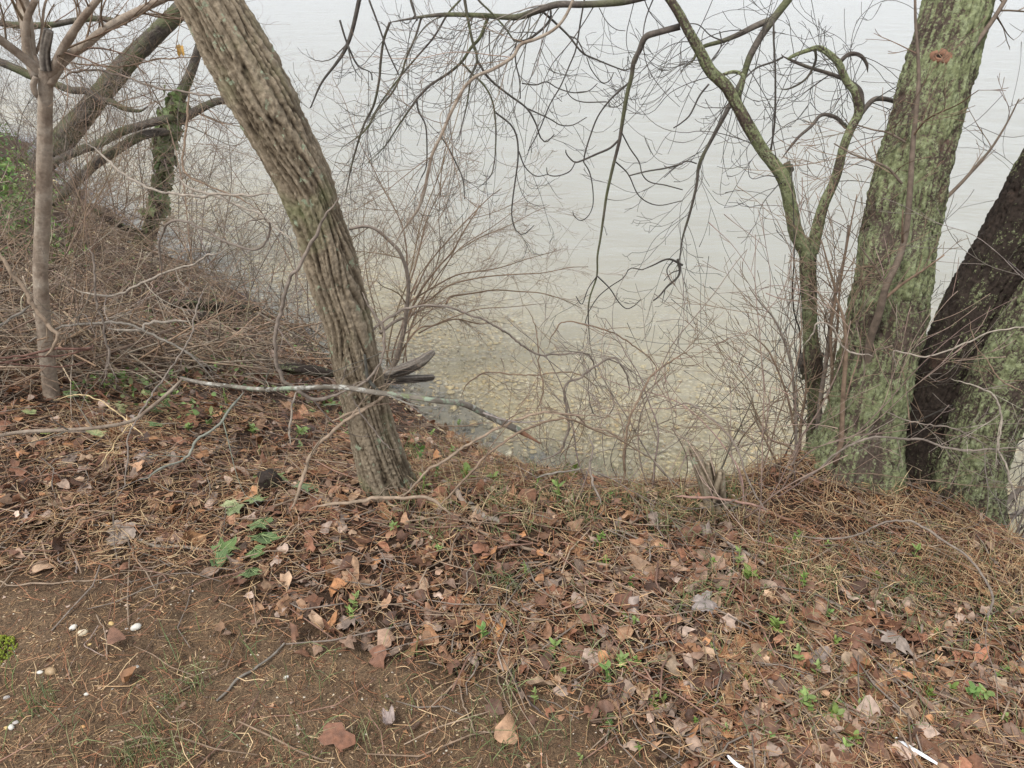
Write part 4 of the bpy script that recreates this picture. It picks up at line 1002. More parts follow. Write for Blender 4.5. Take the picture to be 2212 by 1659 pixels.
 ('stick', 'short thick bark-covered stick lying end-up in the leaves', B11, '660,1490 740,1560 830,1640 900,1690', (46, 44), None, (0.27, 0.21, 0.165), 0),
 ('runner', 'long tan runner stretching down across the middle litter', B12, '300,-40 380,0 600,90 850,140 1050,210 1250,270 1450,310 1650,350 1900,440 2080,530 2212,600 2330,660', (24, 28, 22), None, TAN, 0),
 ('runner', 'thinner runner crossing above the long tan one', B12, '620,-60 700,0 870,90 1100,150 1250,200 1480,310', (18, 14), None, BROWN, 0),
 ('stick', 'thick grey stick half buried in the middle litter', B12, '840,-20 920,60 1050,95', (56, 50), None, (0.27, 0.23, 0.19), 0),
 ('vine', 'wiry vine looped on the middle litter', B12, '1390,420 1550,480 1680,530 1730,600 1700,690 1600,700', (14, 12), None, BROWN, 0),
 ('straw_stem', 'pale stem curving along the edge of the bare soil', B12, '20,760 200,830 380,840 560,800 700,730', (14, 12), None, TAN, 0),
 ('stick', 'dark curved stick on the bare soil at the bottom', B12, '1090,940 1100,1050 1150,1150 1250,1270 1400,1380', (16, 22, 14), None, (0.13, 0.10, 0.085), 0),
 ('straw_stem', 'tan stem on the bare soil left of the dark curved stick', B12, '750,1110 770,1230 820,1350 860,1460', (12, 12), None, TAN, 0),
 ('straw_stem', 'tan stem bent beside the dark curved stick', B12, '1000,1000 1020,1120 1080,1270 1150,1350', (12, 10), None, TAN, 0),
 ('stick', 'straight brown stick right of the big orange leaf', B12, '1370,830 1600,840 1760,870', (20, 16), None, BROWN, 0),
 ('stick', 'long grey-tan stick running down the right-hand litter', B22, '60,70 100,100 200,160 350,260 500,350 700,450 880,560 1050,660 1130,740', (26, 28, 20), None, (0.30, 0.245, 0.20), 0),
 ('vine', 'grey vine end curving up from the right-hand litter', B22, '-80,120 0,110 100,95 250,40 330,0 420,-60', (26, 22), None, GREY, 0),
 ('runner', 'red-brown runner slanting across the right-hand litter', B22, '420,-20 520,20 700,70 860,170 1000,230 1150,300 1300,410 1400,470 1540,620', (24, 22), None, (0.25, 0.15, 0.11), 0),
 ('vine', 'arching vine that bends over and roots in the right-hand litter', B22, '700,150 860,170 1010,170 1150,140 1280,80 1440,50 1560,90 1700,190 1850,300 1950,430 2000,530 2010,640 1980,690', (16, 22, 24), (1.75, 1.6, 1.28), MAUVE, 2),
 ('stick', 'tan stick pointing down to the bottom edge among leaves', B22, '-60,860 0,870 150,900 300,1010 440,1140 540,1270 640,1430', (24, 30, 26), None, TAN, 0),
 ('stick', 'short pale stick at the left end of the tan stick', B22, '-40,770 0,780 100,790 200,805', (28, 24), None, PALE, 0),
 ('runner', 'thin reddish runner bending down through the leaves', B22, '-60,520 0,530 200,540 360,620 470,740 560,900 640,1030 670,1110', (15, 14), None, (0.24, 0.14, 0.11), 0),
 ('stick', 'thin level stick in the upper right litter', B22, '1060,600 1100,600 1300,640 1500,650 1750,665', (16, 12), None, BROWN, 0),
 ('straw_stem', 'long straw stem slanting over the lower right leaves', B22, '1230,1440 1270,1390 1400,1250 1600,1060', (13, 11), None, STRAW, 0),
 ('straw_stem', 'short straw stem standing in the lower right leaves', B22, '1200,1060 1240,1300 1260,1450', (14, 12), None, STRAW, 0),
 ('twig', 'pale knobbly twig lying on litter at the left', B02, '810,200 930,210 1030,240 1200,245 1350,260', (22, 28, 24), None, PALE, 0),
 ('straw_stem', 'very long thin stem lying across the bare soil at the left', B02, '-40,470 0,475 250,480 500,455 720,430 1000,370 1300,350', (14, 12), None, TAN, 0),
 ('twig', 'grey twig bent on the bare soil in the lower left', B02, '1860,870 1760,960 1650,1030 1550,1090 1480,1170 1410,1230', (18, 22, 18), None, GREY, 0),
 ('twig', 'wiry looped twig at the left of the litter', B02, '500,410 490,330 440,340 390,340 380,280 400,220 440,140', (13, 12), None, (0.27, 0.22, 0.19), 0),
 ('twig', 'bent grey root fibre beside the white pebbles', B02, '640,760 600,820 560,880 620,930 690,955', (10, 8), None, (0.27, 0.2, 0.16), 0),
 ('twig', 'upright bent fibre right of the white pebbles', B02, '640,700 680,790 700,880 705,970', (10, 10), None, TAN, 0),
]
for (nm, lab, tile, s, w, yd, col, tw) in VINES:
    cat = {'straw_stem': 'straw', 'runner': 'vine'}.get(nm, nm)
    strand(nm, lab, cat, tile, s, w, yd, col, 0.012, tw)
for s_, w_, yd_, lab_ in [('2050,1640 2130,1560 2212,1500 2320,1440', (44, 38, 30), (2.25, 2.4), 'upper dark fallen limb jutting over the water at the picture edge'), ('2060,1720 2120,1690 2212,1660 2330,1630', (40, 36, 30), (2.2, 2.3), 'middle dark fallen limb over the water at the picture edge'), ('2090,1870 2150,1850 2230,1830 2340,1800', (46, 44, 36), (2.1, 2.2), 'lowest dark fallen limb at the picture edge'), ('2030,1800 2090,1700 2160,1560 2230,1400', (22, 18, 12), (2.25, 2.35), 'thin dark limb crossing the fallen ones at the picture edge')]:
    strand('fallen_limb', lab_, 'branch', B21, s_, [x * 1.4 for x in w_], yd_, (0.13, 0.105, 0.085), 0.01, 0)
# the lichened fallen branch and its grey fork
lb = empty('fallen_branch', W(390, 822, 2.25)[0], 'fallen branch blotched with white and green lichen, lying across the furrowed trunk', 'branch')
uv = parse(B01, '1170,790 1300,820 1500,845 1700,865 1900,855 2212,850') + parse(B11, '200,880 400,905 600,935 780,955 900,1010 1020,1070 1150,1130')
P, R = lift_pts(uv, [x / 3 * 0.82 for x in (26, 30, 36, 38, 40, 44, 44, 46, 46, 48, 48, 52, 50)], (2.2, 1.86, 1.86, 2.1), 160)
child('stem', bark_tube('stem', P, R, 20, 'plain', 101.0, 0, 0.10), M['lichen_stick'], lb)
P2, R2 = lift_pts(parse(B01, '1190,790 1100,880 980,980 850,1070 650,1110 400,1130 150,1140 0,1165 -120,1190'), [x / 3 * 0.7 for x in (24, 30, 34, 34, 32)], (2.2, 1.95, 1.8), 70)
child('fork', bark_tube('fork', P2, R2, 12, 'plain', 102.0, 0, 0.06), M['smooth'], lb)
P3, R3 = lift_pts(parse(B11, '1130,1120 1200,1160 1290,1215'), [x / 3 for x in (34, 24, 8)], (2.1, 2.12), 14)
child('splintered_end', bark_tube('splintered_end', P3, R3, 12, 'wood', 103.0, 0, 0.12), M['cutwood'], lb)
tb = Tubes(); twigs_on(tb, P, R, 4, (0.1, 0.3), 'spray', GREY, 0.1, 0.9); twigs_on(tb, P2, R2, 3, (0.1, 0.3), 'spray', GREY)
Pk, Rk = lift_pts(parse(B11, '150,640 160,720 175,800 240,880'), (6, 9), (1.88, 1.88), 14); tb.add(Pk, Rk, 5, (0.09, 0.085, 0.07))
child('twigs', tb.mesh('twigs'), M['twig'], lb)['kind'] = 'stuff'
# driftwood logs at the waterline, stump, broken stub
for s_, w_, yd_, lab_ in [('1080,330 1200,305 1330,310 1500,340 1680,345', (30, 62, 70, 60, 24), (4.6, 4.9), 'dark rotting log lying in the brush near the waterline'), ('1780,715 1900,730 2040,745 2180,765', (28, 60, 66, 40), (3.4, 3.5), 'black wet log behind the left flank of the furrowed trunk'), ('1240,420 1330,390 1420,395 1500,430', (26, 50, 44, 20), (4.2, 4.3), 'short black log in the middle of the brush'), ('560,1330 700,1420 820,1480 930,1500', (20, 34, 30, 16), (6.2, 6.6), 'far dark limb lying along the shore left of the ivy stem')]:
    P, R = lift_pts(parse(B01 if yd_[0] < 6 else B00, s_), [x / 3 for x in w_], yd_, 60)
    tag(link('rotten_log', bark_tube('rotten_log', P, R, 26, 'wood', len(lab_) * 2.3, 0, 0.12), M['lichen_dark']), lab_, 'log')
for s, w, lab in [('230,790 300,765 420,730 520,680 560,650 590,628', (52, 66, 74, 64, 54, 40), 'upper dark weathered driftwood log at the waterline'), ('230,830 280,812 420,802 530,795 590,788', (48, 60, 54, 38), 'lower dark driftwood log at the waterline')]:
    P, R = lift_pts(parse(B11, s), [x / 3 for x in w], (4.3, 4.6), 60)
    tag(link('driftwood_log', bark_tube('driftwood_log', P, R, 30, 'wood', 105.0 + len(lab), 0, 0.10), M['rotten']), lab, 'log')
st = empty('rotten_stump', W(1545, 1075, 2.05)[0], 'small split mossy stump with broken prongs at the drop edge', 'stump')
limb(st, B21, '225,1640 195,1570 150,1450 105,1350 55,1235', (150, 130, 96, 80, 44), (1.96, 2.0), 'furrow', 111.0, 'trunk', 28, 'wood', 60)
limb(st, B21, '190,1500 182,1410 170,1335', (66, 54, 36), (1.97, 1.97), 'furrow', 112.0, 'prong', 16, 'wood', 24)
limb(st, B21, '225,1580 235,1480 248,1395', (92, 74, 46), (1.94, 1.94), 'furrow', 113.0, 'prong', 16, 'wood', 24)
q = hit(592, 1056)[0]
P = np.array([[q[0] + 0.02, q[1], q[2] - 0.05], [q[0], q[1] - 0.01, q[2] + 0.02], [q[0] - 0.012, q[1] - 0.02, q[2] + 0.075]])
P, R = rs(P, np.array([0.036, 0.034, 0.028]), 30)
tag(link('broken_stub', bark_tube('broken_stub', P, R, 28, 'wood', 121.0, 0, 0.2), M['lichen_dark']), 'black charred-looking stub poking from leaves behind the ivy sprig', 'stub')
for s, w, lab in [('1380,1462 1480,1530 1580,1590 1650,1632', (14, 27, 26, 18), 'white plastic strip curving among leaves at the bottom'), ('290,1580 300,1590 340,1630 390,1665 440,1700', (14, 26, 30), 'white plastic strip end cut off by the bottom edge')]:
    uv = parse(B22, s); pp = []
    for (u, v), x in zip(uv, np.interp(np.linspace(0, 1, len(uv)), np.linspace(0, 1, len(w)), w)):
        p, t = hit(u, v, 0.045); pp.append((*p, x / 6 * t / F))
    S = smooth_poly(pp, 30); P, R = S[:, :3], S[:, 3]
    T, A, B = frames(P); sd = np.cross(T, (0, 0, 1)); sd /= np.linalg.norm(sd, axis=1, keepdims=True); up = np.cross(sd, T)
    rings = [P + sd * R[:, None] * a + up * R[:, None] * b for a, b in ((-1, 0.25), (-0.55, 0.05), (0.55, 0.05), (1, 0.25), (1, 0.02), (0.55, -0.2), (-0.55, -0.2), (-1, 0.02))]
    V = np.stack(rings, 1); n, k = V.shape[:2]; ix = np.arange(n * k).reshape(n, k); nx = np.roll(ix, -1, 1)
    qd = np.concatenate([np.stack([ix[:-1], nx[:-1], nx[1:], ix[1:]], -1).reshape(-1, 4), [(0, 1, 6, 7), (1, 2, 5, 6), (2, 3, 4, 5)], [(ix[-1, a], ix[-1, b], ix[-1, c], ix[-1, d]) for a, b, c, d in ((7, 6, 1, 0), (6, 5, 2, 1), (5, 4, 3, 2))]])
    tag(link('plastic_strip', mesh_from('plastic_strip', V.reshape(-1, 3), quads=qd), M['plastic']), lab, 'plastic strip')

# ================================================================== GROUND LITTER
def cand(n, ymin=0.72, ymax=6.5, pw=1.0):
    """points on land inside a generous fan in front of the camera, denser near by"""
    y = ymin * (ymax / ymin) ** RNG.random(n) if pw == 1.0 else ymin + (ymax - ymin) * RNG.random(n) ** pw
    x = (RNG.random(n) * 2 - 1) * (0.80 * y + 0.55)
    z = height(x, y)
    P = np.stack([x, y, z], 1)
    ys = np.interp(x, SH_X, SH_Y)
    P = P[(z > WATER_Z + 0.02) & (y < ys)]
    u, v, d = project(P)
    return P, u, v, d
def nrm_at(P, e=0.02):
    hx = height(P[:, 0] + e, P[:, 1], False) - height(P[:, 0] - e, P[:, 1], False)
    hy = height(P[:, 0], P[:, 1] + e, False) - height(P[:, 0], P[:, 1] - e, False)
    N = np.stack([-hx / (2 * e), -hy / (2 * e), np.ones(len(P))], 1)
    return N / np.linalg.norm(N, axis=1, keepdims=True)
def bare_mask(u, v, P):
    line = np.interp(u, [-400, 0, 300, 620, 900, 1250, 1500, 1560, 2600], [1190, 1205, 1235, 1325, 1430, 1500, 1630, 1700, 2400])
    return np.clip((v - line - 45 * noise3(P[:, 0] * 5, P[:, 1] * 5, 9.0)) / 150 + 0.5, 0, 1)
def needle_mask(u, v, P):
    return np.clip((u - 1560) / 120, 0, 1) * np.clip((1290 + (u - 1700) * 0.12 - v) / 60, 0, 1)

# ---- leaf shapes
def leaf_template(kind, m=20):
    a = np.linspace(0, 2 * math.pi, m, endpoint=False)
    if kind == 'lobed':
        tip = a - math.pi / 2
        r = 0.60 + 0.40 * np.abs(np.cos(2.5 * (tip))) ** 0.8 * (0.78 + 0.22 * np.cos(tip)) + 0.06 * np.sin(9 * a + 1)
        r[np.abs(np.abs((a - 1.5 * math.pi + math.pi) % (2 * math.pi) - math.pi)) < 0.2] = 0.38
        x, y = r * np.cos(a), r * np.sin(a)
    elif kind == 'ovate':
        c, s_ = np.cos(a), np.sin(a)
        y = s_ * 1.0; x = 0.58 * c * (1 - 0.35 * s_) * (1 + 0.05 * np.cos(9 * a)); y = np.where(s_ > 0, y * (1 + 0.12 * s_ ** 6), y)
    elif kind == 'ragged':
        r = 0.7 + 0.22 * np.sin(3 * a + 1) + 0.12 * np.sin(7 * a) + 0.08 * np.sin(11 * a + 2)
        x, y = 0.8 * r * np.cos(a), r * np.sin(a)
    else:
        x, y = 0.17 * np.cos(a), np.sin(a)
    out = np.stack([x, y], 1); mid = out * 0.55
    V = np.vstack([out, mid, [[0, 0]]])
    i = np.arange(m); j = (i + 1) % m
    T = np.concatenate([np.stack([i, j, m + j], 1), np.stack([i, m + j, m + i], 1), np.stack([m + i, m + j, np.full(m, 2 * m)], 1)])
    return V, T
LT = {k: leaf_template(k, 20) for k in ('lobed', 'ovate', 'ragged', 'sliver')}
LT7 = {k: leaf_template(k, 7) for k in ('ragged', 'sliver')}
LT14 = {k: leaf_template(k, 12) for k in ('lobed', 'ovate', 'ragged', 'sliver')}
def curl_leaf(V2, n, curl=1.0):
    """n curled versions (n, k, 3) of a flat unit leaf"""
    x, y = V2[:, 0][None], V2[:, 1][None]
    g = lambda s_: RNG.normal(0, s_, (n, 1))
    asp = 1 + g(0.15)
    m_ = (V2.shape[0] - 1) // 2
    jit = np.ones((n, V2.shape[0])); jit[:, :m_] = np.clip(1 + RNG.normal(0, 0.13, (n, m_)), 0.55, 1.25); jit[:, m_:2 * m_] = 1 + RNG.normal(0, 0.04, (n, m_))
    x, y = x * jit, y * jit
    cx, cy, tw, rf = g(1.15 * curl), g(0.7 * curl), g(0.6 * curl), g(1.0)
    X = x * asp; Y = y * 1.0
    k1 = np.clip(np.abs(cx), 0.05, 2.4) * np.sign(cx)
    Xc = np.sin(X * k1) / np.where(np.abs(k1) < 1e-3, 1, k1)
    Z = (1 - np.cos(X * k1)) / k1
    k2 = np.clip(cy, -1.4, 1.4); k2 = np.where(np.abs(k2) < 0.05, 0.05, k2)
    Yc = np.sin(Y * k2) / k2; Z = Z + (1 - np.cos(Y * k2)) / k2 * 0.8
    Z = Z + tw * X * Y * 0.6 + 0.13 * curl * np.sin(5 * X + 4 * rf) * np.cos(4 * Y + 3 * rf) + 0.05 * curl * np.sin(11 * X + rf) * np.sin(9 * Y)
    return np.stack([Xc, Yc, Z], 2)
def orient(L, N, yaw, tilt):
    """rotate local leaf coords (n,k,3) to lie on normals N with yaw, random tilt"""
    n = len(N)
    N = N + RNG.normal(0, 1, (n, 3)) * tilt; N /= np.linalg.norm(N, axis=1, keepdims=True)
    ref = np.stack([np.cos(yaw), np.sin(yaw), np.zeros(n)], 1)
    A = ref - N * (ref * N).sum(1, keepdims=True); A /= np.linalg.norm(A, axis=1, keepdims=True)
    B = np.cross(N, A)
    return L[:, :, 0:1] * A[:, None] + L[:, :, 1:2] * B[:, None] + L[:, :, 2:3] * N[:, None]
LEAFPAL = np.array([(0.20, 0.105, 0.066), (0.25, 0.148, 0.094), (0.155, 0.082, 0.054), (0.30, 0.195, 0.125), (0.35, 0.26, 0.185), (0.34, 0.275, 0.235), (0.27, 0.21, 0.17), (0.10, 0.060, 0.043), (0.30, 0.165, 0.085), (0.23, 0.115, 0.072), (0.18, 0.10, 0.064), (0.13, 0.075, 0.052), (0.22, 0.155, 0.115), (0.185, 0.13, 0.10)]) * np.array([1.10, 1.0, 0.90])
def leaf_mass(name, P, size, tilt, curl, label, kinds=('lobed', 'ovate', 'ragged'), pal=LEAFPAL, lift=0.008, mat='leaf', small=True, pw=None):
    N = nrm_at(P); Vs, Ts, Cs, off = [], [], [], 0
    pick = RNG.integers(0, len(kinds), len(P))
    for k, kind in enumerate(kinds):
        V2, T = (LT7 if small == 7 else LT14 if small else LT)[kind]
        idx = np.where(pick == k)[0]
        if not len(idx): continue
        L = curl_leaf(V2, len(idx), curl) * (size[idx] * 0.5)[:, None, None]
        L = orient(L, N[idx], RNG.random(len(idx)) * 6.283, tilt)
        zmin = L[:, :, 2].min(1)
        L = L + P[idx][:, None]; L[:, :, 2] += (lift * RNG.random(len(idx)) * 3 - np.maximum(zmin, -0.012) * 0.75)[:, None]
        m = L.shape[1]
        Vs.append(L.reshape(-1, 3)); Ts.append((T[None] + (np.arange(len(idx)) * m)[:, None, None]).reshape(-1, 3) + off)
        c = pal[RNG.choice(len(pal), len(idx), p=pw)] * np.clip(1 + RNG.normal(0, 0.28, (len(idx), 1)), 0.35, 1.8)
        Cs.append(np.repeat(c, m, 0)); off += len(idx) * m
    me = mesh_from(name, np.concatenate(Vs), tris=np.concatenate(Ts), cols=np.concatenate(Cs))
    o = link(name, me, M[mat]); tag(o, label, kind='stuff')
    return o
P, u, v, d = cand(48000)
w = 1 - 0.97 * bare_mask(u, v, P); w *= 1 - 0.75 * needle_mask(u, v, P)
w *= 0.55 + 0.75 * np.clip(0.5 + noise3(P[:, 0] * 3, P[:, 1] * 3, 4.0), 0, 1) + 0.5 * np.clip((u - 1000) / 600, 0, 1) * np.clip((v - 1250) / 150, 0, 1)
w *= np.where((u < 480) & (v > 1100), 0.35, 1.0)
keep = RNG.random(len(P)) < w * 0.34
P, d = P[keep], d[keep]
leaf_mass('leaf_litter', P, (0.013 + 0.062 * RNG.random(len(P)) ** 2.0) * np.where(d > 3.2, 1.2, 1), 0.45, 0.95, 'brown litter of dead leaves covering the bank')
# small crumbs of leaf and bark
P, u, v, d = cand(60000, 0.72, 5)
keep = RNG.random(len(P)) < (1 - 0.82 * bare_mask(u, v, P)) * 0.62
P = P[keep]
leaf_mass('leaf_crumbs', P, RNG.uniform(0.006, 0.018, len(P)), 0.5, 0.8, 'crumbled leaf and bark fragments strewn on the soil', ('ragged', 'sliver'), lift=0.003, small=7)

# ---- 300 largest leaves one by one, sharing a set of curled meshes
KINDS = [('lobed', (0.30, 0.235, 0.195), 'curled grey-mauve lobed dead leaf lying in the litter'), ('ragged', (0.21, 0.098, 0.057), 'red-brown torn dead leaf lying in the litter'), ('ovate', (0.28, 0.175, 0.105), 'tan oval dead leaf lying in the litter'),
 ('ovate', (0.17, 0.095, 0.062), 'dark brown oval dead leaf lying in the litter'), ('ragged', (0.27, 0.20, 0.155), 'ragged grey-brown dead leaf lying in the litter'), ('ragged', (0.33, 0.24, 0.16), 'pale tan torn dead leaf lying in the litter'), ('ovate', (0.30, 0.165, 0.08), 'orange-brown oval dead leaf lying in the litter')]
variants = []
for kind, c, lab in KINDS:
    for k in range(6):
        V2, T = LT[kind]
        L = curl_leaf(V2, 1, 1.25)[0] * 0.5
        L[:, 2] -= L[:, 2].min() * 0.6
        me = mesh_from('fallen_leaf', L, tris=T, cols=np.repeat(np.array([c]) * random.uniform(0.8, 1.2), len(L), 0)); me.materials.append(M['leaf'])
        variants.append((me, lab))
P, u, v, d = cand(9000, 0.9, 2.6)
ok = (u > 10) & (u < 2200) & (v > 830) & (v < 1650) & (RNG.random(len(P)) < (1 - bare_mask(u, v, P)) * (1 - 0.85 * needle_mask(u, v, P)) * np.where((u < 480) & (v > 1100), 0.3, 1) * np.where((u > 1050) & (v > 1250), 1.0, 0.6))
P = P[ok][:298]
def put(me, name, p, size, lab, cat, group=None, tilt=0.45, yaw=None, lift=0.006):
    o = link(name, me)
    n = nrm_at(np.array([p]))[0]
    o.location = (p[0], p[1], p[2] + lift)
    q = Vector((n[0] + random.gauss(0, tilt), n[1] + random.gauss(0, tilt), 1)).to_track_quat('Z', 'Y')
    o.rotation_mode = 'QUATERNION'
    from mathutils import Quaternion
    o.rotation_quaternion = q @ Quaternion((0, 0, 1), random.uniform(0, 6.28) if yaw is None else yaw)
    o.scale = (size, size, size)
    tag(o, lab, cat, group)
    return o
for p in P:
    me, lab = random.choice(variants)
    uu, vv, _ = project(np.array([p])); uu, vv = uu[0], vv[0]
    zone = 'in the litter left of the furrowed trunk' if uu < 700 and vv < 1060 else 'in the litter near the ivy sprig' if uu < 800 else 'on the bank edge below the brambles' if vv < 1200 and uu < 1600 else \
        'below the lichen trunks' if vv < 1330 and uu > 1500 else 'in the deep litter at the lower right' if uu > 1700 else 'in the litter right of the bare soil' if vv > 1380 else 'in the litter along the tan runner'
    lab = lab.replace('lying in the litter', zone)
    put(me, 'fallen_leaf', p, random.choice([random.uniform(0.03, 0.055), random.uniform(0.045, 0.075), random.uniform(0.06, 0.105)]), lab, 'leaf', lab.replace(' leaf ', ' leaves '), lift=random.uniform(0.0, 0.014))
def special_leaf(u, v, size, kind, c, lab, curl=1.0, seedtilt=0.15, lift=0.012, grow_mat='leaf'):
    V2, T = leaf_template(kind, 36)
    L = curl_leaf(V2, 1, curl)[0] * 0.5; L[:, 2] -= L[:, 2].min() * 0.8
    me = mesh_from('fallen_leaf', L, tris=T, cols=np.repeat(np.array([c]), len(L), 0)); me.materials.append(M[grow_mat])
    p, t = hit(u, v)
    return put(me, 'fallen_leaf', p, size * t / F, lab, 'leaf', None, seedtilt, lift=lift)
special_leaf(1065, 1368, 86, 'lobed', (0.42, 0.20, 0.075), 'large orange-tan dead leaf alone at the edge of the bare soil', 0.5)
special_leaf(842, 1560, 62, 'lobed', (0.36, 0.285, 0.25), 'grey curled dead leaf alone on the bare soil at the bottom', 1.5)
special_leaf(265, 1488 - 330, 90, 'ovate', (0.30, 0.235, 0.185), 'broad flat grey-brown dead leaf above the pale twig', 0.35)
special_leaf(735, 1130, 80, 'ragged', (0.30, 0.225, 0.175), 'big pale brown dead leaf at the foot of the furrowed trunk', 0.6)
special_leaf(1918, 1400, 100, 'ragged', (0.27, 0.215, 0.175), 'curled strip of grey bark on the right-hand litter', 1.6)
special_leaf(1520, 1320, 70, 'lobed', (0.30, 0.25, 0.22), 'grey veined dead leaf left of the grass tuft', 0.8)
special_leaf(1850, 1465, 70, 'ovate', (0.40, 0.20, 0.06), 'amber dead leaf in the lower right litter', 0.9)
special_leaf(390, 112, 24, 'lobed', (0.5, 0.3, 0.08), 'x', 0.8)
_yl = bpy.data.objects[-1] if False else [o for o in COL.objects if o.get('label') == 'x'][0]
_yl.location = W(391, 112, 3.2)[0]; _yl.scale = (0.055,) * 3; _yl.name = 'caught_leaf'
_yl['label'] = 'single yellow dead leaf caught in twigs beside the slanting trunk'; _yl.rotation_quaternion = Vector((0.3, -1, 0.3)).to_track_quat('Z', 'Y')

# ---- needles, straw and twig litter
def stick_mass(name, P, length, rad, pal, label, tilt=0.22, bend=0.12, mat='straw', lift=0.004, K=4, sides=3, pw=None):
    n = len(P); N = nrm_at(P); yaw = RNG.random(n) * 6.283
    dv = np.stack([np.cos(yaw), np.sin(yaw), np.zeros(n)], 1)
    dv = dv - N * (dv * N).sum(1, keepdims=True); dv += N * RNG.normal(0, tilt, (n, 1)) ; dv /= np.linalg.norm(dv, axis=1, keepdims=True)
    sd = np.cross(dv, N); t = np.linspace(-0.5, 0.5, K)
    b1, b2 = RNG.normal(0, bend, (n, 1)), RNG.normal(0, bend * 0.5, (n, 1))
    pts = P[:, None] + dv[:, None] * (length[:, None] * t)[..., None] + sd[:, None] * (length[:, None] * (b1 * (t ** 2 * 4 - 0.33) + b2 * np.sin(t * 6)))[..., None]
    pts = pts + (N * (lift * (0.3 + RNG.random((n, 1)) * 2.5)))[:, None]
    zg = height(pts[..., 0].ravel(), pts[..., 1].ravel()).reshape(n, K)
    pts[..., 2] = np.maximum(pts[..., 2], zg + 0.001)
    c = pal[RNG.choice(len(pal), n, p=pw)] * (1 + RNG.normal(0, 0.15, (n, 1)))
    tb = Tubes(); tb.g[(K, sides)] = [(pts[k], rad[k] * np.array([0.8, 1, 1, 0.7])[:K], c[k]) for k in range(n)]
    o = link(name, tb.mesh(name), M[mat]); tag(o, label, kind='stuff')
    return o
STPAL = np.array([(0.25, 0.118, 0.066), (0.32, 0.182, 0.105), (0.42, 0.285, 0.16), (0.52, 0.395, 0.24), (0.17, 0.085, 0.052), (0.27, 0.21, 0.165)]) * np.array([1.16, 1.10, 1.02])
P, u, v, d = cand(60000, 0.72, 5.5)
w = (1 - 0.86 * bare_mask(u, v, P)) * (0.5 + 0.5 * needle_mask(u, v, P)) 
P = P[RNG.random(len(P)) < w * 0.85]
stick_mass('needle_litter', P, RNG.uniform(0.02, 0.12, len(P)) , RNG.uniform(0.0005, 0.0013, len(P)), STPAL * 1.12, 'red-brown stems and needles strewn through the litter', tilt=0.30, lift=0.012, pw=[0.25, 0.25, 0.21, 0.13, 0.08, 0.08])
P, u, v, d = cand(26000, 0.72, 3.0)
w = 0.3 + 0.9 * bare_mask(u, v, P) + 0.5 * ((u < 700) & (v > 1080))
P = P[RNG.random(len(P)) < w * 0.55]
stick_mass('straw_bits', P, RNG.uniform(0.006, 0.030, len(P)), RNG.uniform(0.0004, 0.0009, len(P)), STPAL[1:5], 'short bits of pale straw strewn over the soil', 0.1, 0.1, lift=0.001, K=3, pw=[0.3, 0.35, 0.15, 0.2])
P, u, v, d = cand(5200, 0.8, 4.0)
P = P[RNG.random(len(P)) < (0.06 + 0.94 * (1 - bare_mask(u, v, P))) * 0.6]
stick_mass('twig_litter', P, RNG.uniform(0.08, 0.36, len(P)), RNG.uniform(0.0010, 0.0028, len(P)), np.array([BROWN, MAUVE, TAN, (0.24, 0.14, 0.10)]), 'thin fallen twigs lying over the dead leaves', 0.10, 0.10, 'twig', 0.012, 4, 4)

P, u, v, d = cand(46000, 0.9, 4.0)
keep = ((u < 800) & (v > 860) & (v < 1240) & (noise3(P[:, 0] * 3, P[:, 1] * 3, 44.0) > -0.25)) | ((u > 800) & (v > 1000) & (noise3(P[:, 0] * 3, P[:, 1] * 3, 45.0) > -0.2) & (RNG.random(len(u)) < 0.6) & (bare_mask(u, v, P) < 0.6))
P = P[keep][:7500]
stick_mass('straw_litter', P, RNG.uniform(0.012, 0.085, len(P)), RNG.uniform(0.0007, 0.0016, len(P)), np.array([(0.50, 0.37, 0.21), (0.42, 0.28, 0.15), (0.34, 0.20, 0.105), (0.28, 0.15, 0.085)]), 'long pale straws lying over the leaf litter', 0.16, 0.10, lift=0.014)
# ---- brushwood tangled over the left slope
P, u, v, d = cand(30000, 2.2, 9.0, 1.0)
keep = (u < 760) & (v > 470 + np.clip(u - 250, 0, 450) * 0.62) & (v < 850 - 0.04 * u) & ((d < 4.4) | (RNG.random(len(d)) < 0.35))
P = P[keep][:800]
P = P + np.array([0, 0, 1.0]) * (RNG.random((len(P), 1)) ** 1.7 * 0.24)
stick_mass('brushwood', P, RNG.uniform(0.25, 1.0, len(P)), RNG.uniform(0.0014, 0.0050, len(P)) , np.array([(0.27, 0.18, 0.115), (0.30, 0.22, 0.15), (0.25, 0.205, 0.155), (0.16, 0.11, 0.08), (0.37, 0.30, 0.22), (0.38, 0.29, 0.19)]), 'tangle of dead brown sticks piled over the left slope', 0.45, 0.30, 'twig', 0.02, 4, 4, pw=[0.3, 0.22, 0.2, 0.16, 0.06, 0.06])
tb = Tubes()
for k in range(760):
    p = P[random.randrange(len(P))]
    grow(tb, (p[0], p[1], p[2]), norm3((random.gauss(0.3, 0.7), random.gauss(0, 0.7), random.uniform(-0.1, 1.0))), random.uniform(0.25, 1.1), random.uniform(0.0015, 0.0045), 'wild', random.choice([(0.28, 0.19, 0.125), (0.29, 0.22, 0.155), (0.22, 0.165, 0.12), (0.34, 0.27, 0.20), (0.11, 0.08, 0.06)]))
tag(link('twig_tangle', tb.mesh('twig_tangle'), M['twig']), 'fine dead twigs sticking out of the brush tangle', kind='stuff')

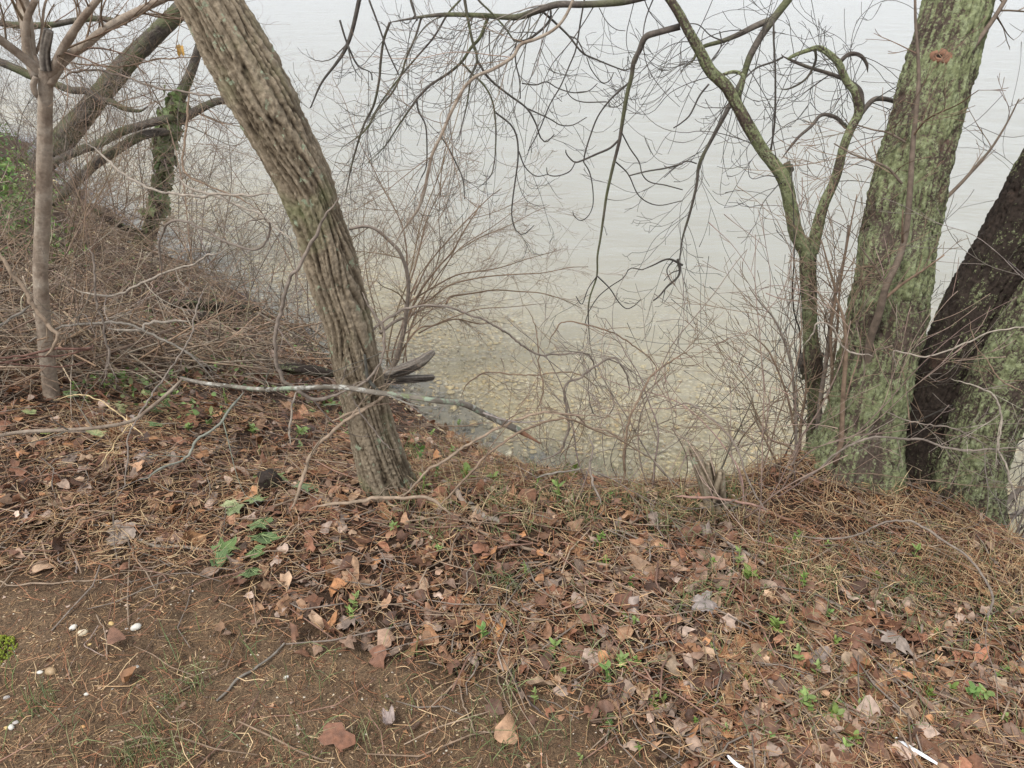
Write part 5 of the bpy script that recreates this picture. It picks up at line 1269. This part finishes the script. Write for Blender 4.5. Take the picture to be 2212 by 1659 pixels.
# ---- grasses
def blades(name, spots, n_each, h, pal, label, spread, lean, mat='straw', r=(0.0006, 0.0013), droop=0.5):
    tb = Tubes()
    for (p, k) in spots:
        for _ in range(max(1, int(n_each * k * random.uniform(0.5, 1.3)))):
            a = random.uniform(0, 6.283); rr = spread * math.sqrt(random.random())
            x, y = p[0] + math.cos(a) * rr, p[1] + math.sin(a) * rr
            z = float(height(x, y)); L = random.uniform(*h); b = random.uniform(0, 6.283); ln = abs(random.gauss(0, lean))
            pts = []
            for t in (0, 0.33, 0.66, 1.0):
                q = ln * t + droop * ln * t * t
                pts.append((x + math.cos(b) * L * math.sin(q) * t, y + math.sin(b) * L * math.sin(q) * t, z - 0.005 + L * t * math.cos(min(q, 1.5))))
            r0 = random.uniform(*r); c = random.choice(pal); j = random.uniform(0.75, 1.25)
            tb.add(pts, [r0, r0, r0 * 0.8, r0 * 0.3], 3, tuple(x_ * j for x_ in c))
    o = link(name, tb.mesh(name), M[mat]); tag(o, label, kind='stuff'); return o
def spots_uv(l): return [(hit(u, v)[0], k) for (u, v, k) in l]
DRY = [(0.62, 0.48, 0.28), (0.52, 0.38, 0.21), (0.38, 0.24, 0.13), (0.28, 0.155, 0.09)]
sp_dry = []
P, u, v, d = cand(9000, 1.2, 4.5)
edge = ((u > 880) & (u < 1760) & (v > 930 + np.clip(u - 1000, 0, 400) * 0.2) & (v < 1140)) | ((u > 1600) & (v > 1040) & (v < 1300)) | ((u > 100) & (u < 700) & (v > 900) & (v < 1130) & (RNG.random(len(u)) < 0.35))
sp_dry = [(p, 1) for p in P[edge][:1400]]
blades('dry_grass', sp_dry, 6, (0.03, 0.12), DRY, 'dry straw-coloured grass along the edge of the drop', 0.03, 0.6)
GR = [(0.20, 0.26, 0.095), (0.25, 0.30, 0.12), (0.17, 0.22, 0.10), (0.34, 0.32, 0.16)]
gl = [(1070, 1270, 2), (1020, 1240, 1), (1100, 1300, 1.5), (1130, 1260, 1), (1250, 1290, 1), (1500, 1290, 1.5), (1490, 1300, 1), (1720, 1260, 0.6), (85, 1530, 2.0), (390, 1440, 1), (400, 1500, 1), (330, 1610, 1.5), (300, 1640, 1.5), (370, 1640, 1.5), (640, 1620, 0.7), (770, 1590, 0.7), (1080, 1630, 1), (860, 1520, 0.5), (810, 1600, 0.7), (1560, 1440, 0.7), (1940, 1290, 0.8), (1990, 1370, 1), (2020, 1450, 0.7), (2080, 1420, 1), (2100, 1400, 0.7), (2180, 1380, 0.8), (1740, 1590, 0.6), (1960, 1500, 0.6), (700, 1200, 0.4), (170, 1560, 0.6), (1280, 1410, 0.6), (400, 1380, 0.7), (1150, 1010, 1), (1050, 980, 1), (980, 1010, 1), (1480, 1110, 0.8), (1380, 1090, 0.8)]
gl += [(random.uniform(0, 1350), random.uniform(1400, 1659), random.uniform(0.15, 0.5)) for _ in range(70)] + [(random.uniform(1500, 2212), random.uniform(1180, 1600), random.uniform(0.15, 0.5)) for _ in range(60)] + [(random.uniform(850, 1600), random.uniform(960, 1180), random.uniform(0.3, 0.9)) for _ in range(80)] + [(random.uniform(1000, 2200), random.uniform(1250, 1640), random.uniform(0.15, 0.6)) for _ in range(60)]
gl += [(random.uniform(880, 1600), random.uniform(970, 1130), random.uniform(0.5, 1.2)) for _ in range(60)] + [(random.uniform(1480, 2180), random.uniform(1150, 1360), random.uniform(0.3, 0.8)) for _ in range(60)]
blades('green_grass', spots_uv(gl), 15, (0.03, 0.11), GR, 'thin tufts of young green grass', 0.045, 0.6, 'green', (0.0007, 0.0013))

# ================================================================== GREEN SPROUTS
def sprout_mesh(nleaf, h, size, tint):
    tb_pts = []
    Vs, Ts, Cs, off = [], [], [], 0
    V2, T = leaf_template('ovate', 10)
    for k in range(nleaf):
        t = (k // 2 + 1) / (nleaf // 2 + 1)
        L = curl_leaf(V2, 1, 0.35)[0] * size * random.uniform(0.6, 1.1)
        L[:, 1] += size * 0.9
        yaw = k * 1.57 + (k // 2) * 0.8 + random.gauss(0, 0.3); el = random.uniform(0.15, 0.75)
        ce, se = math.cos(el), math.sin(el)
        Y = L[:, 1] * ce - L[:, 2] * se; Z = L[:, 1] * se + L[:, 2] * ce
        X2 = L[:, 0] * math.cos(yaw) - Y * math.sin(yaw); Y2 = L[:, 0] * math.sin(yaw) + Y * math.cos(yaw)
        Vs.append(np.stack([X2, Y2, Z + h * t], 1)); Ts.append(T + off); off += len(L)
        Cs.append(np.repeat(np.array([tint]) * random.uniform(0.75, 1.3), len(L), 0))
    ns = 4; ring = np.array([(math.cos(a) * 0.0012, math.sin(a) * 0.0012) for a in np.arange(ns) * 2 * math.pi / ns])
    for z in (-0.01, h):
        Vs.append(np.column_stack([ring, np.full(ns, z)])); Cs.append(np.repeat(np.array([tint]) * 0.9, ns, 0))
    for k in range(ns):
        a, b = off + k, off + (k + 1) % ns
        Ts.append(np.array([(a, b, b + ns), (a, b + ns, a + ns)]))
    me = mesh_from('weed_sprout', np.concatenate(Vs), tris=np.concatenate(Ts), cols=np.concatenate(Cs)); me.materials.append(M['green'])
    return me
SPM = [sprout_mesh(random.choice([4, 6, 8, 10, 14]), random.uniform(0.008, 0.05), random.uniform(0.005, 0.011), c) for c in [(0.19, 0.29, 0.065), (0.23, 0.32, 0.09), (0.14, 0.23, 0.06), (0.26, 0.34, 0.11), (0.17, 0.27, 0.07), (0.22, 0.30, 0.07), (0.24, 0.33, 0.10), (0.15, 0.25, 0.065)]]
SPOTS = [(B22, '720,1130 760,1200 830,1090 580,780 660,890 750,1010 1000,1210 1200,1190 800,1330 1100,1300 960,1300 1180,1280 1040,1590 1110,1540 90,1400 280,1470 1540,1200 1740,1210 1860,1210 1930,1220 2000,1130 2060,1370 1970,730 1520,820 780,1260 950,1350 1570,1240', 'fresh green sprout among the brown leaves at the lower right'),
 (B22, '430,480 220,580 780,530 1250,490 1480,330 640,300 690,220 590,260 350,380 180,370', 'fresh green sprout in the needle litter on the right'),
 (B12, '40,690 100,730 70,660 350,150 640,280 1850,480 1650,250 1200,440 920,860', 'fresh green sprout in the middle of the litter'),
 (B12, '1380,950 1420,1080 1830,1030 1930,1030 1730,1150 2020,1300 2100,1290 1750,1390 1930,1590 1560,1640 1250,1260', 'fresh green sprout near the bottom edge right of the bare soil'),
 (B11, '500,1360 360,1420 530,1550 910,1440 790,1500 460,1180 580,1190 760,1110 1460,1340 1760,1400 1740,1600 1240,1560 1500,1480 1420,1600 700,1300 980,1500 620,1480 1100,1380', 'fresh green sprout on the bank edge right of the furrowed trunk'),
 (B01, '400,230 350,320 810,880 120,740 210,650 680,900 520,660 760,740 880,720 1100,1000 1470,990 1690,1300 1640,1180 1930,1180 1960,1260 1230,1150 1650,1480 450,930', 'fresh green sprout among the brush and leaves on the left')]
XTRA = {}
for _ in range(78):
    k = random.random()
    if k < 0.45: u, v, lab = random.uniform(1450, 2200), random.uniform(1380, 1640), 'small green seedling in the lower right litter'
    elif k < 0.7: u, v, lab = random.uniform(1300, 2150), random.uniform(1160, 1380), 'small green seedling in the litter below the lichen trunks'
    else: u, v, lab = random.uniform(860, 1500), random.uniform(960, 1180), 'small green seedling on the grassy bank edge'
    p, t = hit(u, v)
    put(random.choice(SPM), 'weed_sprout', p, random.uniform(0.35, 0.85), lab, 'weed', lab.replace('seedling', 'seedlings'), 0.25, lift=0.012)
for tile, s, lab in SPOTS:
    for (u, v) in parse(tile, s):
        p, t = hit(u, v)
        if 'brown leaves at the lower right' in lab:
            lab = 'fresh green sprout ' + ('at the bottom edge between the plastic strips' if v > 1600 else 'beside the lower end of the tan stick' if u < 1770 else 'right of the amber leaf in the deep litter' if u > 1990 else 'among brown leaves above the curved plastic strip' if v > 1530 else 'in the litter left of the amber leaf')
        put(random.choice(SPM), 'weed_sprout', p, random.uniform(0.6, 1.45) * min(1.6, max(0.8, t / 1.8)), lab, 'weed', lab.replace('sprout', 'sprouts'), 0.25, lift=0.012)
# green growth on the far-left bank: one mass
P, u, v, d = cand(60000, 3.5, 13, 1.0)
keep = (u < 190 + 60 * noise3(P[:, 0] * 2, P[:, 1] * 2, 7.0)) & (v < 620) & (RNG.random(len(P)) < np.clip((230 - u) / 200, 0.08, 1)) & (noise3(P[:, 0] * 1.8, P[:, 1] * 1.8, 2.2) > -0.35)
P = P[keep][:5200]; P[:, 2] += RNG.random(len(P)) ** 1.5 * 0.45
leaf_mass('green_growth', P, RNG.uniform(0.03, 0.07, len(P)), 0.7, 0.5, 'fresh green weeds covering the far-left bank', ('ovate',), np.array([(0.14, 0.24, 0.055), (0.19, 0.30, 0.075), (0.09, 0.17, 0.045)]), 0.02, 'green')
P, u, v, d = cand(16000, 2.0, 6.0)
keep = (u < 760) & (v > 560) & (v < 960) & (noise3(P[:, 0] * 3, P[:, 1] * 3, 12.0) > 0.05)
P = P[keep][:1500]; P[:, 2] += RNG.random(len(P)) * 0.12
leaf_mass('ground_ivy', P, RNG.uniform(0.014, 0.034, len(P)), 0.5, 0.4, 'low green ivy leaves creeping under the brush', ('ovate', 'lobed'), np.array([(0.11, 0.17, 0.05), (0.16, 0.24, 0.07), (0.19, 0.21, 0.08)]), 0.008, 'green')

# ---- ivy: sprig in the litter, leaves on the dead stem
def ivy_outline(m=30):
    pts = [(0, -0.62), (0.2, -0.72), (0.45, -0.62), (0.85, -0.35), (0.55, -0.08), (0.62, 0.22), (0.80, 0.42), (0.42, 0.40), (0.25, 0.62), (0, 1.0)]
    L = pts + [(-x, y) for x, y in pts[-2:0:-1]]
    return np.array(L)
def ivy_leaf(c):
    o = ivy_outline(); m = len(o); V2 = np.vstack([o, o * 0.5, [[0, -0.5]]])
    i = np.arange(m); j = (i + 1) % m
    T = np.concatenate([np.stack([i, j, m + j], 1), np.stack([i, m + j, m + i], 1), np.stack([m + i, m + j, np.full(m, 2 * m)], 1)])
    L = curl_leaf(V2, 1, 0.3)[0] * 0.5
    me = mesh_from('leaf', L, tris=T, cols=np.repeat(np.array([c]), len(L), 0)); me.materials.append(M['green'])
    tb = Tubes(); base = L[2 * m]
    for k in (9, 3, m - 3, 6, m - 6):
        e = L[k]; md = L[m + k]; tb.add([base + (0, 0, 0.004), md + (0, 0, 0.006), e * 0.92 + base * 0.08 + (0, 0, 0.004)], [0.014, 0.010, 0.004], 4, (0.36, 0.44, 0.20))
        for f in (0.45, 0.7):
            q = md * (1 - f) + e * f if f > 0.5 else base * 0.4 + md * 0.6
            for s_ in (-1, 1):
                dq = (e - base); sdv = np.array([-dq[1], dq[0], 0]) * s_
                tb.add([q + (0, 0, 0.005), q + (dq * 0.14 + sdv * 0.13) * np.array([1, 1, 0.3]) + (0, 0, 0.005)], [0.007, 0.003], 4, (0.34, 0.42, 0.20))
    ve = tb.mesh('veins'); ve.materials.append(M['green'])
    return me, ve
q0 = hit(610, 1035)[0]
ig = empty('ivy_sprig', q0, 'sprig of bright ivy with pale-veined leaves hanging over the bare soil', 'ivy')
Ps = []
for (u, v) in [(612, 1040), (560, 1110), (533, 1172), (512, 1235), (487, 1280)]:
    p = hit(u, v, 0.03)[0]; Ps.append(p)
tb = Tubes(); S = smooth_poly(Ps, 24); tb.add(S, np.linspace(0.0022, 0.0014, 24), 6, (0.13, 0.075, 0.055))
child('stem', tb.mesh('stem'), M['twig'], ig)
for (u, v, sz, yaw, c) in [(563, 1129, 58, -0.2, (0.125, 0.19, 0.068)), (570, 1163, 60, 0.5, (0.115, 0.18, 0.06)), (483, 1185, 52, 2.6, (0.13, 0.20, 0.06)), (476, 1205, 40, 2.9, (0.11, 0.17, 0.06)), (550, 1193, 40, 0.3, (0.12, 0.19, 0.055)), (538, 1237, 48, 0.2, (0.115, 0.18, 0.06)), (552, 1078, 40, 0.9, (0.24, 0.29, 0.13)), (590, 1030, 46, 1.2, (0.22, 0.26, 0.10)), (665, 1048, 46, -0.9, (0.15, 0.20, 0.10)), (506, 1098, 36, 1.8, (0.22, 0.25, 0.12))]:
    me, ve = ivy_leaf(c); p, t = hit(u, v, 0.035)
    o = link('leaf', me, None, ig); o.location = Vector(p) - Vector(ig.location); s_ = 1.5 * sz * t / F; o.scale = (s_, s_, s_)
    o.rotation_euler = (random.uniform(0.1, 0.45), random.gauss(0, 0.15), math.pi + yaw)
    link('veins', ve, None, o)
# pale yellow-green leaves lying in the left litter
for k, (u, v, sz, c, lab) in enumerate([(68, 900, 34, (0.36, 0.38, 0.17), 'pale green ivy leaf by the foot of the sapling'), (210, 945, 60, (0.40, 0.38, 0.18), 'large pale yellow-green leaf in the left litter'), (108, 942, 36, (0.30, 0.33, 0.09), 'small yellow-green leaf below the grey branch fork'), (340, 925, 44, (0.13, 0.22, 0.07), 'green leaf under the grey branch fork'), (335, 895, 46, (0.24, 0.28, 0.12), 'pale-veined ivy leaf above the grey branch fork'), (155, 860, 40, (0.22, 0.25, 0.14), 'faded ivy leaf right of the sapling foot'), (265, 885, 36, (0.36, 0.36, 0.17), 'small pale leaf between the straw stems'), (500, 1100, 44, (0.40, 0.42, 0.22), 'pale wilted leaf above the ivy sprig'), (715, 880, 44, (0.19, 0.23, 0.15), 'grey-green ivy leaf left of the furrowed trunk'), (575, 1045, 36, (0.40, 0.40, 0.20), 'pale leaf against the black stub')]):
    me, ve = ivy_leaf(c); p, t = hit(u, v, 0.02); o = put(me, 'ivy_leaf', p, sz * t / F, lab, 'leaf', None, 0.25, lift=0.02)
    link('veins', ve, None, o)
# leaves on the dead stem
tb = Tubes()
for k in range(5):
    ph = random.uniform(0, 6.28); i0, i1 = int(len(PI) * 0.05), int(len(PI) * 0.68)
    pp = [PI[i] + RI[i] * 1.05 * np.array([math.cos(ph + i * 0.05), math.sin(ph + i * 0.05), 0]) for i in range(i0, i1, 4)]
    tb.add(pp, 0.006, 5, (0.14, 0.10, 0.075))
ist = child('ivy_stems', tb.mesh('ivy_stems'), M['twig'], iv)
IVM = [ivy_leaf(c)[0] for c in [(0.10, 0.145, 0.05), (0.14, 0.19, 0.065), (0.17, 0.22, 0.08), (0.12, 0.125, 0.055), (0.21, 0.26, 0.11)]]
for k in range(260):
    t = random.random(); i = int(len(PI) * (0.08 + 0.60 * t ** 0.8))
    if random.random() > (1.0 if 0.34 < i / len(PI) < 0.66 else 0.45): continue
    a = random.uniform(0, 6.28); rr = RI[i] * random.uniform(1.05, 1.7)
    p = PI[i] + rr * np.array([math.cos(a), math.sin(a), 0]) + np.array([0, 0, random.gauss(0, 0.05)])
    o = link('leaf', random.choice(IVM), None, ist); o.location = Vector(p)
    s_ = random.uniform(0.10, 0.17); o.scale = (s_,) * 3
    dq = Vector((math.cos(a), math.sin(a), random.uniform(-0.1, 0.5))).to_track_quat('Z', 'Y'); o.rotation_mode = 'QUATERNION'; o.rotation_quaternion = dq
    from mathutils import Quaternion
    o.rotation_quaternion = dq @ Quaternion((0, 0, 1), math.pi + random.gauss(0, 0.5))

# ================================================================== STONES
def ico(sub=1):
    import bmesh
    bm = bmesh.new(); bmesh.ops.create_icosphere(bm, subdivisions=sub, radius=1.0)
    V = np.array([x.co[:] for x in bm.verts]); T = np.array([[q.index for q in f.verts] for f in bm.faces]); bm.free()
    return V, T
IV2, IT2 = ico(2); IV1, IT1 = ico(1)
def pebble_shape(V, seed, flat=0.6):
    d = 1 + 0.16 * noise3(V[:, 0] * 1.2 + seed, V[:, 1] * 1.2, V[:, 2] * 1.2) + 0.05 * noise3(V[:, 0] * 3, V[:, 1] * 3 + seed, V[:, 2] * 3)
    return V * d[:, None] * np.array([1.0, 0.72, flat])
STONE = {'w': (0.56, 0.53, 0.46), 'c': (0.54, 0.45, 0.31), 'y': (0.55, 0.38, 0.15), 'o': (0.48, 0.26, 0.10), 'g': (0.42, 0.38, 0.34), 't': (0.36, 0.25, 0.14)}
PEB = [(478, 755, 50, 'w', 'white egg-shaped pebble left of the cream one on bare soil'), (540, 790, 65, 'c', 'cream oval pebble beside the white egg-shaped one'), (723, 732, 45, 'y', 'yellow pebble between the cream and the grey-white pebbles'), (885, 755, 66, 'w', 'large grey-white oval pebble right of the yellow one'),
 (262, 1045, 42, 'w', 'white pebble touching a large tan half-buried stone'), (335, 1045, 84, 't', 'large tan half-buried stone on the bare soil'), (890, 1008, 34, 'w', 'white pebble alone below the grey-white oval one'), (1857, 1075, 36, 'w', 'white round pebble right of the bent grey twig'), (562, 1185, 32, 'w', 'upper of two small white pebbles in the lower left'), (562, 1240, 30, 'w', 'lower of two small white pebbles in the lower left'),
 (548, 1360, 30, 'o', 'upper of two orange pebbles in the lower left'), (540, 1397, 34, 'o', 'lower of two orange pebbles in the lower left'), (75, 1400, 46, 'w', 'white pebble in the cluster at the lower left corner'), (42, 1405, 36, 'y', 'yellow pebble in the cluster at the lower left corner'), (105, 1370, 40, 'g', 'grey pebble in the cluster at the lower left corner'), (1655, 1310, 26, 'w', 'tiny white pebble at the end of a straw in the lower left'),
 (1130, 495, 40, 't', 'tan pebble below the ivy sprig tip'), (1020, 593, 26, 'w', 'small white chip below the tan pebble'), (1248, 515, 20, 'w', 'tiny white pebble right of the tan pebble'), (790, 575, 26, 't', 'small tan pebble on upper bare soil'), (45, 1210, 46, 'g', 'grey stone at the left picture edge'), (700, 85, 46, 'o', 'orange pebble beside the broad flat leaf'),
 (585, 865, 32, 'y', 'dull yellow pebble below the cream one'), (255, 330, 24, 'c', 'small cream pebble at the far left of the litter edge'), (822, 605, 22, 'c', 'small cream chip near the small tan pebble'), (820, 765, 26, 'g', 'small grey pebble touching the grey-white oval one')]
def one_pebble(u, v, sz, col, lab, sink=0.35, seed=0, name='pebble', ground=True):
    p, t = hit(u, v); r = sz * 0.5 * t / F
    V = pebble_shape(IV2, seed, 0.62)
    me = mesh_from(name, V * r, tris=IT2, cols=np.repeat(np.array([col]), len(V), 0)); me.materials.append(M['pebble'])
    o = link(name, me); o.location = (p[0], p[1], p[2] + r * 0.62 * (1 - 2 * sink * 0.6)); o.rotation_euler = (0, 0, random.uniform(-0.8, 0.8))
    tag(o, lab, 'stone'); return o
for k, (x, y, sz, c, lab) in enumerate(PEB):
    (u, v) = parse(B02, '%d,%d' % (x, y))[0]; one_pebble(u, v, sz / 3 * 1.05, STONE[c], lab, seed=k * 3.1)
(u, v) = parse(B22, '1730,1530')[0]; one_pebble(u, v, 44, (0.34, 0.26, 0.18), 'large tan stone right of the white plastic strip', seed=77)
(u, v) = parse(B22, '2320,1500')[0]
# moss cushion at the left edge
p, t = hit(4, 1418)
V = IV2 * np.array([0.045, 0.055, 0.022]); me = None
mv, mt, mc = [], [], []
for k in range(420):
    a, r_ = random.uniform(0, 6.28), math.sqrt(random.random())
    c = np.array([math.cos(a) * r_ * 0.05, math.sin(a) * r_ * 0.062, 0.018 * (1 - r_ ** 2) + random.uniform(0, 0.006)])
    s_ = random.uniform(0.0018, 0.0042)
    mv.append(IV1 * s_ * np.array([1, 1, 1.5]) + c); mt.append(IT1 + k * len(IV1)); g = random.uniform(0.7, 1.3); mc.append(np.repeat(np.array([(0.19 * g, 0.225 * g, 0.035)]), len(IV1), 0))
me = mesh_from('moss_cushion', np.concatenate(mv), tris=np.concatenate(mt), cols=np.concatenate(mc)); me.materials.append(M['moss'])
o = link('moss_cushion', me); o.location = (p[0] - 0.02, p[1], p[2]); tag(o, 'bright yellow-green moss cushion at the left picture edge', 'moss')

# stones under water along the shore and on the strand: 300 singly, the rest as one mass
BEDPAL = np.array([(0.64, 0.50, 0.26), (0.66, 0.56, 0.36), (0.55, 0.42, 0.21), (0.52, 0.46, 0.36), (0.74, 0.67, 0.52), (0.42, 0.36, 0.25), (0.64, 0.43, 0.19), (0.36, 0.33, 0.27)]) * 0.62 + np.array([0.48, 0.39, 0.225]) * 0.34
n = 16000
x = RNG.uniform(-7, 3.6, n); ys_ = np.interp(x, SH_X, SH_Y); y = ys_ + RNG.uniform(-0.25, 1, n) * 3.3
z = height(x, y); Pp = np.stack([x, y, z], 1); u, v, d = project(Pp)
keep = (u > -120) & (u < 2330) & (v > 250) & (v < 1300) & (RNG.random(n) < np.clip(1.15 - (y - ys_) / 3.3, 0.03, 1)) & (noise3(x * 1.4, y * 1.4, 31.0) > -0.75)
Pp, u, v, d = Pp[keep], u[keep], v[keep], d[keep]
offs = (y - ys_)[keep] + 0.5 * noise3(Pp[:, 0] * 2.4, Pp[:, 1] * 2.4, 6.0)
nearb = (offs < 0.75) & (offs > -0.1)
rad = RNG.uniform(0.008, 0.026, len(Pp)) * (1 + 0.7 * (RNG.random(len(Pp)) > 0.92))
show = rad / d * ((u > 850) & (u < 1720) & (v < 1075))
order = np.argsort(-show); top, rest = order[:300], order[300:]
shapes = []
for k in range(10):
    V = pebble_shape(IV1, 200 + k * 7, 0.6)
    for c in BEDPAL[:6] if k % 2 else BEDPAL[[0, 1, 4, 6]]:
        me = mesh_from('shore_pebble', V, tris=IT1, cols=np.repeat(c[None], len(V), 0)); me.materials.append(M['pebble']); shapes.append(me)
dark_shapes = []
for k in range(4):
    V = pebble_shape(IV1, 400 + k * 7, 0.6)
    me = mesh_from('shore_pebble', V, tris=IT1, cols=np.repeat(np.array([[(0.17, 0.165, 0.155), (0.24, 0.22, 0.18), (0.30, 0.27, 0.2), (0.2, 0.2, 0.2)][k]]), len(V), 0)); me.materials.append(M['pebble']); dark_shapes.append(me)
for i in top:
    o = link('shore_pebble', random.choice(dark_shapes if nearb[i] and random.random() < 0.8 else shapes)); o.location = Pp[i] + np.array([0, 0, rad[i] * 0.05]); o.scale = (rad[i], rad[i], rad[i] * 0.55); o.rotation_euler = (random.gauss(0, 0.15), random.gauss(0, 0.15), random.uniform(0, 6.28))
    dk_ = 'dark grey' if o.data in dark_shapes else 'yellowish'
    tag(o, dk_ + ' pebble lying under the clear shallow water', 'stone', dk_ + ' pebbles under the shallows')
SV = np.stack([pebble_shape(IV1, 300 + k * 5, 0.38) for k in range(16)])
rest = rest[:7000]; m = len(rest)
V = SV[RNG.integers(0, 16, m)] * rad[rest][:, None, None]; a = RNG.random(m) * 6.28
ca, sa = np.cos(a)[:, None], np.sin(a)[:, None]
V = np.stack([V[..., 0] * ca - V[..., 1] * sa, V[..., 0] * sa + V[..., 1] * ca, V[..., 2]], 2) + Pp[rest][:, None] + np.array([0, 0, 0.002])
T = (IT1[None] + (np.arange(m) * len(IV1))[:, None, None]).reshape(-1, 3)
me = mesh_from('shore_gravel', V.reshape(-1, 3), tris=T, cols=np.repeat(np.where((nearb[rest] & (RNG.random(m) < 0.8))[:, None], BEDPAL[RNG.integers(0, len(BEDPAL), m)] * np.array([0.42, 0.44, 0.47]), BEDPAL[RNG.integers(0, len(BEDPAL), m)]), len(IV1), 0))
tag(link('shore_gravel', me, M['pebble']), 'yellow-brown gravel along the waterline and under the shallows', kind='stuff')
# fine grit on the bare soil
P, u, v, d = cand(14000, 0.72, 2.4)
P = P[RNG.random(len(P)) < 0.15 + 0.6 * bare_mask(u, v, P)][:6500]; m = len(P)
rr = RNG.uniform(0.0012, 0.0042, m) ** 1.0
V = SV[RNG.integers(0, 16, m)] * rr[:, None, None] + P[:, None]
T = (IT1[None] + (np.arange(m) * len(IV1))[:, None, None]).reshape(-1, 3)
me = mesh_from('soil_grit', V.reshape(-1, 3), tris=T, cols=np.repeat(np.array([(0.45, 0.34, 0.2), (0.30, 0.2, 0.12), (0.52, 0.46, 0.36), (0.16, 0.11, 0.08), (0.12, 0.08, 0.055)])[RNG.choice(5, m, p=[0.2, 0.25, 0.1, 0.25, 0.2])], len(IV1), 0))
tag(link('soil_grit', me, M['pebble']), 'tiny stones and crumbs in the bare soil', kind='stuff')
